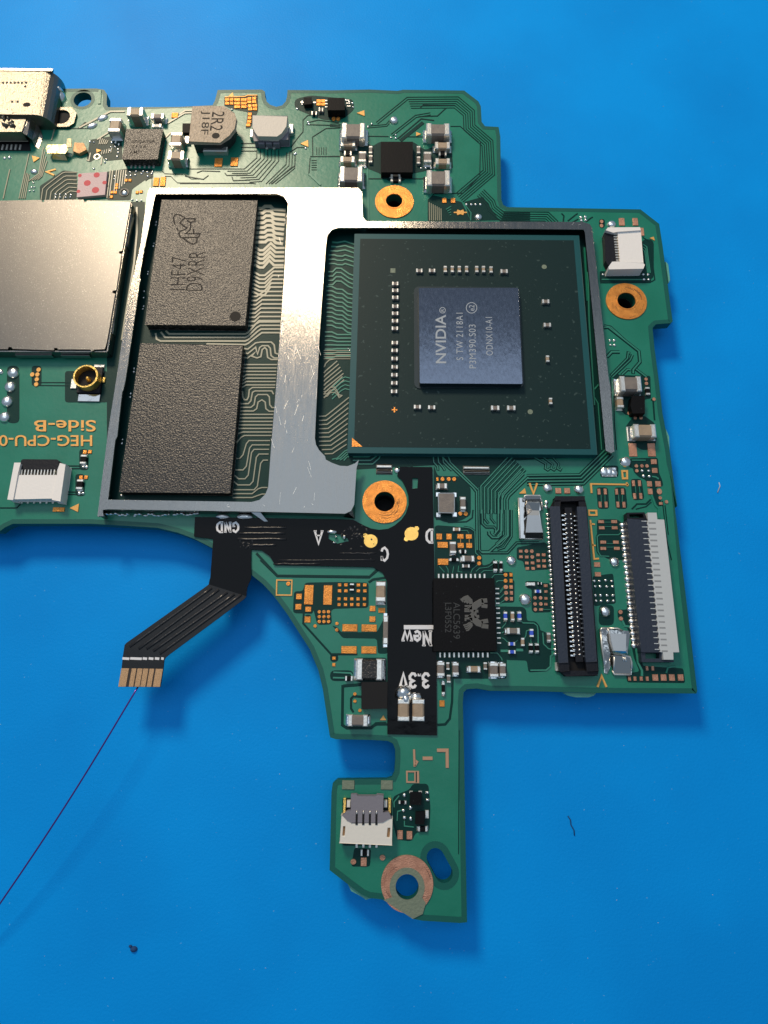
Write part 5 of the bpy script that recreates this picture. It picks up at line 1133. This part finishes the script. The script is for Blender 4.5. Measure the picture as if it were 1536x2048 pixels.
# coax socket
def coax():
    mb = MB(); c = dims('Z6', 600, 205, 780, 405, .35); mb.box(*c, .02, .35); o = part(mb, 'coax_socket', 'blackp', 'round gold coax socket below the metal lid')
    cc = Q('Z6', 662, 283, 1.0); R = 78 * sx / 3.84
    m = MB(); m.prism(circ(cc, R, 36), 1.15, .3, 0, [circ(cc, R * .86, 36)]); m.build('gold_ring', 'gold', o, bevel=.03)
    m = MB(); m.prism(circ(cc, R * .95, 36), .42, .34); m.build('socket_floor', 'hole', o)
    m = MB(); m.prism(circ(cc, R * 1.04, 36), .62, .3); m.build('collar', 'indside', o) if False else None
    m = MB(); m.dome(cc.x, cc.y, R * .22, R * .22, .3, .6, n=10); m.build('centre_pin', 'gold', o)
    for b_, mm in (((768, 285, 808, 325), 'gold'), ((545, 300, 590, 372), 'tin'), ((600, 418, 768, 472), 'spring'), ((720, 190, 800, 250), 'tin')):
        c = dims('Z6', *b_, .15); m = MB(); m.box(*c, .01, .18); m.build('terminal', mm, o)
coax()

# crystal
mb = MB(); mb.prism(rounded(Qs('Y6', [(770, 375), (920, 375), (920, 556), (775, 552)], .7), .02, 4), .7, .08); cr = part(mb, 'crystal', 'alu', 'small grey metal topped crystal with rounded corners', .03)
mb = MB(); mb.prism(rounded(offset(Qs('Y6', [(770, 375), (920, 375), (920, 556), (775, 552)], .7), .008), .015, 4), .715, .69); mb.build('cover', 'cerag', cr)
for x0, y0 in ((752, 370), (895, 372), (755, 548), (898, 545)):
    mb = MB(); c = dims('Y6', x0, y0, x0 + 42, y0 + 42, .12); mb.box(*c, .01, .15, b=.004); mb.build('terminal', 'sold', cr)

# spring contacts
def spring_a():
    mb = MB(); mb.prism(Qs('W3', [(165, 150), (275, 150), (280, 105), (590, 105), (615, 380), (560, 400), (640, 930), (200, 935)], .08), .1, .02); o = part(mb, 'spring_contact', 'spring', 'bent steel spring contact beside the top of the long black socket')
    m = MB(); m.slab([Q('W3', 165, 155, .7), Q('W3', 230, 160, .7), Q('W3', 290, 930, .5), Q('W3', 190, 925, .5)], .5); m.build('side_wall', 'spring', o)
    m = MB(); m.slab([Q('W3', 300, 180, .3), Q('W3', 590, 180, .3), Q('W3', 560, 400, .9), Q('W3', 430, 390, .9), Q('W3', 330, 470, .9)], .08); m.build('bend', 'spring', o)
    m = MB(); m.slab([Q('W3', 335, 485, 1.2), Q('W3', 565, 485, 1.2), Q('W3', 632, 815, 1.0), Q('W3', 302, 815, 1.0)], .1); m.build('tongue', 'springm', o)
    m = MB(); m.slab([Q('W3', 430, 392, .9), Q('W3', 556, 395, .9), Q('W3', 565, 485, 1.19), Q('W3', 335, 485, 1.19)], .08); m.build('bend', 'springm', o)
    m = MB(); m.slab([Q('W3', 270, 108, .6), Q('W3', 595, 108, .6), Q('W3', 590, 175, .5), Q('W3', 300, 178, .5)], .4); m.build('bend', 'spring', o)
    m = MB(); m.slab([Q('W3', 302, 818, 1.0), Q('W3', 632, 818, 1.0), Q('W3', 640, 930, .15), Q('W3', 300, 930, .15)], .06); m.build('bend', 'indside', o)
    for pts in ([(165, 152, .7), (190, 925, .5), (215, 938, .3)], [(200, 935, .12), (620, 938, .12)], [(300, 180, .5), (275, 118, .6), (300, 105, .6), (570, 105, .6), (595, 160, .55)], [(605, 180, .3), (620, 380, .2)], [(318, 185, .35), (325, 370, .5)]):
        m = MB(); m.tube([Q('W3', x, y, z) for x, y, z in pts], .0075, 6); m.build('edge_highlight', 'tin', o)  # bright tubes stand in for highlights along the bent edges
spring_a()
def spring_b():
    mb = MB(); mb.prism(Qs('W4', [(262, 620), (350, 620), (420, 640), (620, 650), (640, 700), (600, 980), (660, 1000), (660, 1215), (420, 1215), (400, 1080), (350, 1200), (310, 1190), (280, 860)], .08), .1, .02); o = part(mb, 'spring_contact', 'spring', 'shiny steel spring contact near the lower end of the long black socket')
    m = MB(); m.slab([Q('W4', 265, 620, .7), Q('W4', 350, 620, .7), Q('W4', 400, 870, .6), Q('W4', 355, 1130, .4), Q('W4', 310, 1140, .4), Q('W4', 280, 850, .6)], .5); m.build('side_wall', 'spring', o)
    m = MB(); m.slab([Q('W4', 385, 685, 1.1), Q('W4', 592, 690, 1.1), Q('W4', 588, 910, 1.2), Q('W4', 430, 905, 1.2), Q('W4', 395, 780, 1.15)], .1); m.build('tongue', 'springm', o)
    m = MB(); m.slab([Q('W4', 415, 905, 1.18), Q('W4', 590, 912, 1.18), Q('W4', 620, 970, .7), Q('W4', 640, 990, .6), Q('W4', 440, 960, .7)], .08); m.build('bend', 'spring', o)
    m = MB(); m.slab([Q('W4', 430, 962, .7), Q('W4', 640, 985, .7), Q('W4', 655, 1140, .3), Q('W4', 650, 1210, .2), Q('W4', 425, 1205, .2)], .08); m.build('bend', 'spring', o)
    for pts in ([(350, 620, .72), (375, 660, .72), (385, 780, .68), (420, 900, .62), (470, 940, .7), (640, 985, .65), (660, 1050, .5), (662, 1130, .4)], [(262, 650, .72), (272, 620, .72), (345, 618, .72)], [(265, 660, .7), (280, 850, .6), (312, 1080, .45)], [(412, 1160, .25), (440, 1208, .22), (640, 1212, .22)], [(440, 985, .7), (432, 1150, .35)], [(350, 618, .15), (480, 620, .15), (545, 650, .15)], [(550, 985, .7), (560, 1040, .6)], [(575, 990, .7), (590, 1045, .6)]):
        m = MB(); m.tube([Q('W4', x, y, z) for x, y, z in pts], .0085, 6); m.build('edge_highlight', 'tin', o)  # pale tubes put in as edge highlights
    ball('W4', 332, 1125, 24)
spring_b()

# long board-to-board socket
def b2b():
    z = 1.1
    mb = MB(); mb.prism(Qs('Y8', [(478, 268), (690, 268), (708, 345), (795, 1545), (520, 1550), (500, 1480), (440, 345)], .25), .25, .04); o = part(mb, 'connector', 'hole', 'long black board socket with rows of metal contacts')
    for nm, q, zz in (('side_wall', [(440, 342), (508, 342), (572, 1482), (505, 1482)], z), ('side_wall', [(640, 345), (700, 345), (782, 1475), (705, 1475)], z), ('tongue', [(548, 350), (596, 350), (682, 1475), (630, 1475)], .75),
                      ('end_block', [(480, 268), (690, 268), (692, 300), (478, 300)], z - .1), ('end_block', [(478, 300), (512, 300), (512, 345), (470, 345)], z - .1), ('end_block', [(652, 300), (692, 300), (700, 348), (655, 348)], z - .1),
                      ('end_block', [(520, 1545), (790, 1545), (785, 1575), (560, 1578)], z - .3), ('end_block', [(505, 1484), (575, 1484), (580, 1543), (515, 1545)], z - .1), ('end_block', [(705, 1478), (782, 1478), (790, 1543), (712, 1543)], z - .1)):
        m = MB(); m.prism(Qs('Y8', q, zz), zz, .1); m.build(nm, 'dkblue' if nm == 'side_wall' else 'blackp', o, bevel=.05)
    for q in ([(478, 1480), (500, 1480), (510, 1545), (480, 1540)], [(525, 1490), (540, 1488), (545, 1545), (528, 1548)]):
        m = MB(); m.prism(Qs('Y8', q, .3), .3, .02); m.build('anchor_tab', 'tin', o)
    N = 31
    cm = MB(); cm.box(0, 0, 1, 1, 0, 10, b=.1); base_o = None
    dm = MB(); dm.dome(0, 0, .5, .5, 0, 10, n=8, k=3); dome_o = None
    def inst(src, loc, sc):
        o2 = src.copy(); COL.objects.link(o2); o2.location = loc; o2.scale = sc; o2.parent = o; return o2
    bo = cm.build('contact', 'sold', o); do = dm.build('contact_tip', 'sold', o); so = dm.build('foot', 'sold', o)
    first = [1, 1, 1]
    def put(i, src, loc, sc):
        if first[i]: src.location = loc; src.scale = sc; first[i] = 0
        else: inst(src, loc, sc)
    for k in range(N):
        t = k / (N - 1); y = 408 + 1022 * t
        xl = 520 + 66 * t; a, b_ = Q('Y8', xl, y, .55), Q('Y8', xl + 34, y, .55)
        put(0, bo, ((a.x + b_.x) / 2, a.y, .035), ((b_ - a).length * 1.15, .014, .034))
        for dx, zz, ss in ((553 + 66 * t, .8, 14), (592 + 66 * t, .8, 10)):
            c = Q('Y8', dx, y - 12 + 4 * t, zz); put(1, do, (c.x, c.y, zz * .1 - .008), (ss * sx / 3.657 * 1.5, .019, .014))
        xr = 608 + 66 * t; a, b_ = Q('Y8', xr, y + 4, .55), Q('Y8', xr + 22, y + 4, .55); inst(bo, ((a.x + b_.x) / 2, a.y, .035), ((b_ - a).length, .010, .028))
        c = Q('Y8', 424 + 62 * t, y - 10, .1); put(2, so, (c.x, c.y, .003), (.056, .034, .024))
b2b()

# long ribbon socket with grey latch
def zif():
    z = 1.0
    mb = MB(); mb.prism(Qs('Y8', [(1005, 432), (1150, 436), (1245, 1402), (1108, 1402)], z), z, .08); o = part(mb, 'connector', 'dkblue', 'long dark ribbon socket with pale grey latch bar', .04)
    m = MB(); m.prism(Qs('Y8', [(1000, 385), (1130, 382), (1148, 432), (1002, 430)], z - .1), z - .1, .08, 0, [Qs('Y8', [(1018, 396), (1118, 394), (1126, 422), (1020, 422)], z - .1)]); m.build('end_block', 'blackp', o)
    m = MB(); m.prism(Qs('Y8', [(1105, 1404), (1265, 1404), (1275, 1465), (1345, 1465), (1345, 1478), (1110, 1478)], z - .2), z - .2, .08, 0, [Qs('Y8', [(1135, 1412), (1240, 1412), (1240, 1452), (1138, 1452)], z - .2)]); m.build('end_block', 'dkblue', o)
    pts = [(1152, 385), (1218, 385), (1224, 434), (1274, 436), (1384, 1406), (1340, 1406), (1342, 1460), (1270, 1460), (1264, 1406), (1238, 1402)]
    N = 23; left = []
    for k in range(N * 2 + 1):
        t = k / (N * 2); left.append((1240 - 92 * t + (0 if k % 2 else 8), 1396 - 950 * t))
    m = MB(); m.prism(Qs('Y8', pts + left, z + .12), z + .12, .3); m.build('latch', 'lightg', o, bevel=.03)
    for k in range(N):
        t = k / (N - 1); y = 447 + 938 * t; x = 1108 + 98 * t
        c = dims('Y8', x, y - 3, x + 48, y + 3, z + .03); m = MB(); m.box(*c, z - .05, z + .03); m.build('contact', 'tin', o)
        c = dims('Y8', x + 50, y + 6, x + 105 - 10 * t, y + 20, z + .13); m = MB(); m.box(*c, z, z + .128); m.build('latch_slot', 'midg', o)
    for k in range(21):
        t = k / 20; c = Q('Y8', 974 + 84 * t, 475 + 882 * t, .1); m = MB(); m.dome(c.x, c.y, .036, .026, .02, .22, n=10, k=3); m.box(c.x + .05, c.y - .004, .06, .016, .01, .1); m.build('lead', 'sold', o)
zif()

# ------------------------------------------------------------------ black ribbon (flex) cable over the board
FB = .2
def flexz(y): return FB
flo = [('A', 800, 933.5), ('Y3', 1170, 822), ('Y7', 585, 1100), ('Y7', 588, 1628), ('Y7', 152, 1618), ('Y7', 150, 290), ('Y5', 1508, 615), ('Y5', 1480, 560), ('Y5', 1405, 515), ('Y5', 655, 500), ('Y5', 610, 430), ('Y5', 548, 386), ('Y5', 470, 380),
       ('Y5', 178, 300), ('Y5', 30, 280), ('Y5', 38, 130), ('Y3', 560, 1225), ('Y3', 640, 1268), ('Y3', 700, 1294), ('Y3', 760, 1304), ('Y3', 830, 1296), ('Y3', 880, 1270), ('Y3', 930, 1228), ('Y3', 965, 1180), ('Y3', 988, 1110), ('Y3', 985, 1040), ('Y3', 965, 980), ('Y3', 935, 920), ('Y3', 900, 890)]
fq = [Q(f, x, y, FB) for f, x, y in flo]
win = [Qs('Y3', [(1015, 905), (1060, 905), (1055, 985), (1015, 990)], FB), Qs('Y3', [(375, 1325), (500, 1345), (530, 1390), (440, 1410), (370, 1370)], FB)]
mb = MB(); mb.prism(fq, FB, .10, 0, win)
flex = mb.build('ribbon_cable', 'flex'); flex['label'] = 'black flexible ribbon cable with white lettering and a gold fingered tail'; flex['category'] = 'ribbon cable'
# the free leg and tail, lifting a little off the board
ZT0, ZT1 = FB, 0.7
def tailz(t): return (ZT0 + (ZT1 - ZT0) * t)
cl = [((178, 296), (470, 376), 0.0), ((165, 470), (468, 480), .04), ((155, 600), (470, 600), .10)]
mb = MB(); rows = [(Q('Y5', *a, tailz(t)), Q('Y5', *b_, tailz(t))) for a, b_, t in cl]
cl2 = [((990, 720), (1330, 790), .13), ((982, 762), (1322, 870), .17), ((960, 780), (1305, 892), .19), ((600, 1035), (960, 1150), .56), ((240, 1290), (620, 1400), .9), ((222, 1310), (592, 1425), .93), ((205, 1420), (580, 1445), .97), ((195, 1518), (572, 1525), .99), ((165, 1688), (545, 1690), 1.0)]
rows += [(Q('X3', *a, tailz(t)), Q('X3', *b_, tailz(t))) for a, b_, t in cl2]
th = .012; vs = []; fs = []
NS = 12
for a, b_ in rows:
    for k in range(NS + 1): vs.append(a.lerp(b_, k / NS))
nv = len(vs); vs += [Vector((v.x, v.y, v.z - th)) for v in vs]; Wn = NS + 1
for r in range(len(rows) - 1):
    for k in range(NS):
        a = r * Wn + k; fs.append((a, a + Wn, a + Wn + 1, a + 1)); fs.append((nv + a, nv + a + 1, nv + a + Wn + 1, nv + a + Wn))
    for a, b_ in ((r * Wn, 1), (r * Wn + NS, 0)):
        fs.append((a, nv + a, nv + a + Wn, a + Wn) if b_ else (a, a + Wn, nv + a + Wn, nv + a))
e = (len(rows) - 1) * Wn; fs += [(e + k, nv + e + k, nv + e + k + 1, e + k + 1) for k in range(NS)]
mb.add(vs, fs, 1, False)
for k in range(4 * (2 * NS + 2)): mb.m[k] = 0
tail = mb.build('tail', ['flex', 'tailm'], flex)
def ridge(f, p0, p1, t0, t1, r, m='flexr', n=10, off=.0):
    a, b_ = Q(f, *p0, tailz(t0)), Q(f, *p1, tailz(t1)); mb = MB(); mb.tube([a.lerp(b_, k / n) + Vector((0, 0, off)) for k in range(n + 1)], r, 6); return mb.build('conductor_ridge', m, flex)
for p0, p1 in (((1010, 795), (268, 1325)), ((1075, 810), (350, 1345)), ((1150, 835), (420, 1345)), ((1215, 850), (480, 1365)), ((1278, 855), (540, 1390))): ridge('X3', p0, p1, .19, .92, .012)
for y, x0, x1 in ((214, 420, 740), (256, 380, 730), (300, 365, 740), (346, 470, 660)):
    mb = MB(); mb.tube([Q('Y5', x0 + (x1 - x0) * k / 8, y + random.uniform(-2, 2), FB) for k in range(9)], .011, 6); mb.build('conductor_ridge', 'flexr', flex)
mb = MB(); mb.tube([Q('Y5', x, y, FB) for x, y in ((470, 346), (445, 355), (428, 375))], .01, 6); mb.build('conductor_ridge', 'flexr', flex)
for x0, x1, y in ((1150, 1430, 410), (680, 1420, 462), (640, 1000, 490)):
    mb = MB(); mb.tube([Q('Y5', x0 + (x1 - x0) * k / 8, y + random.uniform(-3, 3), FB) for k in range(9)], .007, 5); mb.build('conductor_ridge', 'flexr', flex)
# flux residue blisters
mb = MB()
for k in range(46):
    x, y = random.choice(((random.uniform(360, 480), random.uniform(290, 370)), (random.uniform(1150, 1480), random.uniform(180, 460)), (random.uniform(1200, 1330), random.uniform(190, 300)))); c = Q('Y5', x, y, FB); mb.dome(c.x, c.y, random.uniform(.006, .022), random.uniform(.004, .012), FB - .01, .06, n=7, k=2, rot=random.random() * 3)
o = mb.build('flux_residue', 'flexr', flex); o['kind'] = 'stuff'
# gold fingers
fx = [(0.0, .18), (.25, .36), (.39, .51), (.53, .65), (.68, .79), (.83, 1.0)]
A0, B0 = Q('X3', 196, 1520, tailz(.99)), Q('X3', 570, 1526, tailz(.99)); A1, B1 = Q('X3', 167, 1686, tailz(1.0)), Q('X3', 543, 1688, tailz(1.0))
mb = MB(); up = Vector((0, 0, .002)); mb.slab([A0 + up, B0 + up, B1 + up, A1 + up], .03); mb.build('finger_backing', 'dkbrown', flex)
for a, b_ in fx:
    mb = MB(); up = Vector((0, 0, .005)); mb.slab([A0.lerp(B0, a) + up, A0.lerp(B0, b_) + up, A1.lerp(B1, b_) + up, A1.lerp(B1, a) + up], .04); mb.build('gold_finger', 'brass', flex)
for x0, x1 in ((205, 268), (275, 380), (388, 428), (442, 485), (498, 538), (555, 578)):
    a, b_, c, d = [Q('X3', x, y, tailz(.98)) + Vector((0, 0, .002)) for x, y in ((x0, 1420), (x1, 1424), (x1 - 4, 1446), (x0 - 3, 1442))]; mb = MB(); mb.slab([a, b_, c, d], .015); mb.build('print_dash', 'ink', flex)
zi_ = FB + .012
serif('GND', q180(200, 172, 380, 246), zi_, flex, 'Y5', .0155, [1, 1.1, 1]); serif('A', q180(945, 238, 1030, 337), zi_, flex, 'Y5', .016); serif('C', q180(1462, 366, 1530, 466), zi_, flex, 'Y5', .016); serif('D', q180(662, 700, 736, 812), zi_, flex, 'Y6', .017)
serif('New', q180(275, 713, 552, 838), zi_, flex, 'Y7', .0175, [1.2, .85, 1.25]); serif('3.3V', q180(250, 1085, 530, 1206), zi_, flex, 'Y7', .018, [1, .45, 1, 1.1])
mb = MB(); mb.strip(Qs('Y7', [(297, 678), (566, 678)], zi_), 24 * sx / 4.389, zi_, base=FB - .01); mb.build('overline', 'ink', flex)
for f, x, y, r, nub in (('Y5', 1388, 315, 52, ((1348, 275),)), ('Y6', 540, 735, 60, ((585, 690), (495, 780)))):
    c = Q(f, x, y, FB + .02); mb = MB(); mb.prism(circ(c, prad(f, (x, y), r), 30), FB + .02, .1)
    for nx, ny in nub: d = Q(f, nx, ny, FB); mb.prism(circ(d, .022, 10), FB + .017, .1)
    mb.build('test_point', 'gold', flex)
# two parts soldered on the ribbon
def fcap(x0, y0, x1, y1, lump):
    z = FB + .9; c = dims('Y7', x0, y0, x1, y1, z); mb = MB(); mb.box(c[0], c[1], c[2] * .96, c[3] * .8, FB, z - .01); o = mb.build('capacitor', 'cera', flex)
    for s_ in (-1, 1):
        m = MB(); m.box(c[0], c[1] + s_ * c[3] * .39, c[2], c[3] * .22, FB, z); m.build('terminal', 'tin', o)
    if lump:
        m = MB(); q = Q('Y7', 290, 1250, .9); m.dome(q.x, q.y, .075, .06, FB, 1.05, rot=.5); q = Q('Y7', 315, 1310, .9); m.dome(q.x, q.y, .05, .06, FB, 1.0); m.build('solder_blob', 'sold', o)
    else:
        m = MB(); q = Q('Y7', 405, 1300, .7); m.dome(q.x, q.y + .01, .055, .04, FB, .6); m.build('solder_blob', 'sold', o)
fcap(245, 1310, 345, 1502, True); fcap(372, 1310, 478, 1502, False)
for f, x, y, rx, ry in (('Y5', 1090, 245, 42, 18), ('Y5', 1110, 330, 18, 9), ('Y5', 1185, 285, 14, 22), ('Y5', 1120, 285, 12, 10)):
    c = Q(f, x, y, FB); m = MB(); m.dome(c.x, c.y, prad(f, (x, y), rx), prad(f, (x, y), ry), FB - .05, .3); m.build('solder_blob', 'sold', flex)

# ------------------------------------------------------------------ hair-thin wire from the ribbon tail
B = [(277, 1372), (196, 1506), (122, 1640), (-20, 1836), (-150, 2020)]
w_px = []
for k in range(25):
    t = k / 24; q = [math.comb(4, i) * t ** i * (1 - t) ** (4 - i) for i in range(5)]
    w_px.append((sum(a * b[0] for a, b in zip(q, B)), sum(a * b[1] for a, b in zip(q, B)), .5 - 3.1 * t ** 2.2))
mb = MB(); mb.tube([P(x, y, z) for x, y, z in w_px], .0068, 8)
o = mb.build('wire', 'wire'); o['label'] = 'hair thin purple wire running from the ribbon tail to the left edge'; o['category'] = 'wire'
# fibres and dust lying on the mat
def lint(pts, r, label, m='lint', group=None):
    mb = MB(); mb.tube([P(x, y, ZM + .05) for x, y in pts], r, 5); o = mb.build('lint', m); o['label'] = label; o['category'] = 'lint'
    return o
lint([(1136, 1632), (1141, 1640), (1142, 1650), (1148, 1660), (1149, 1671)], .0045, 'short dark curled fibre on the blue mat right of the lower stub')
lint([(1435, 985), (1440, 972), (1438, 965)], .005, 'tiny pale fibre on the blue mat near the right edge', 'dust')
lint([(1158, 1172), (1163, 1180), (1166, 1190)], .004, 'x', 'dust') if False else None
mb = MB(); c = P(268, 1898, ZM)
mb.dome(c.x, c.y, .03, .022, ZM, .25, n=9, k=3); mb.dome(c.x - .03, c.y + .02, .015, .01, ZM, .15, n=7, k=3); o = mb.build('debris_speck', 'lint'); o['label'] = 'dark crumb on the blue mat near the bottom left'; o['category'] = 'crumb'
mb = MB()
for k in range(90):
    c = P(random.uniform(-60, 1600), random.uniform(-40, 2080), ZM); mb.dome(c.x, c.y, random.uniform(.0015, .005), random.uniform(.0015, .004), ZM, .03, n=5, k=2)
o = mb.build('dust', 'dust'); o['kind'] = 'stuff'
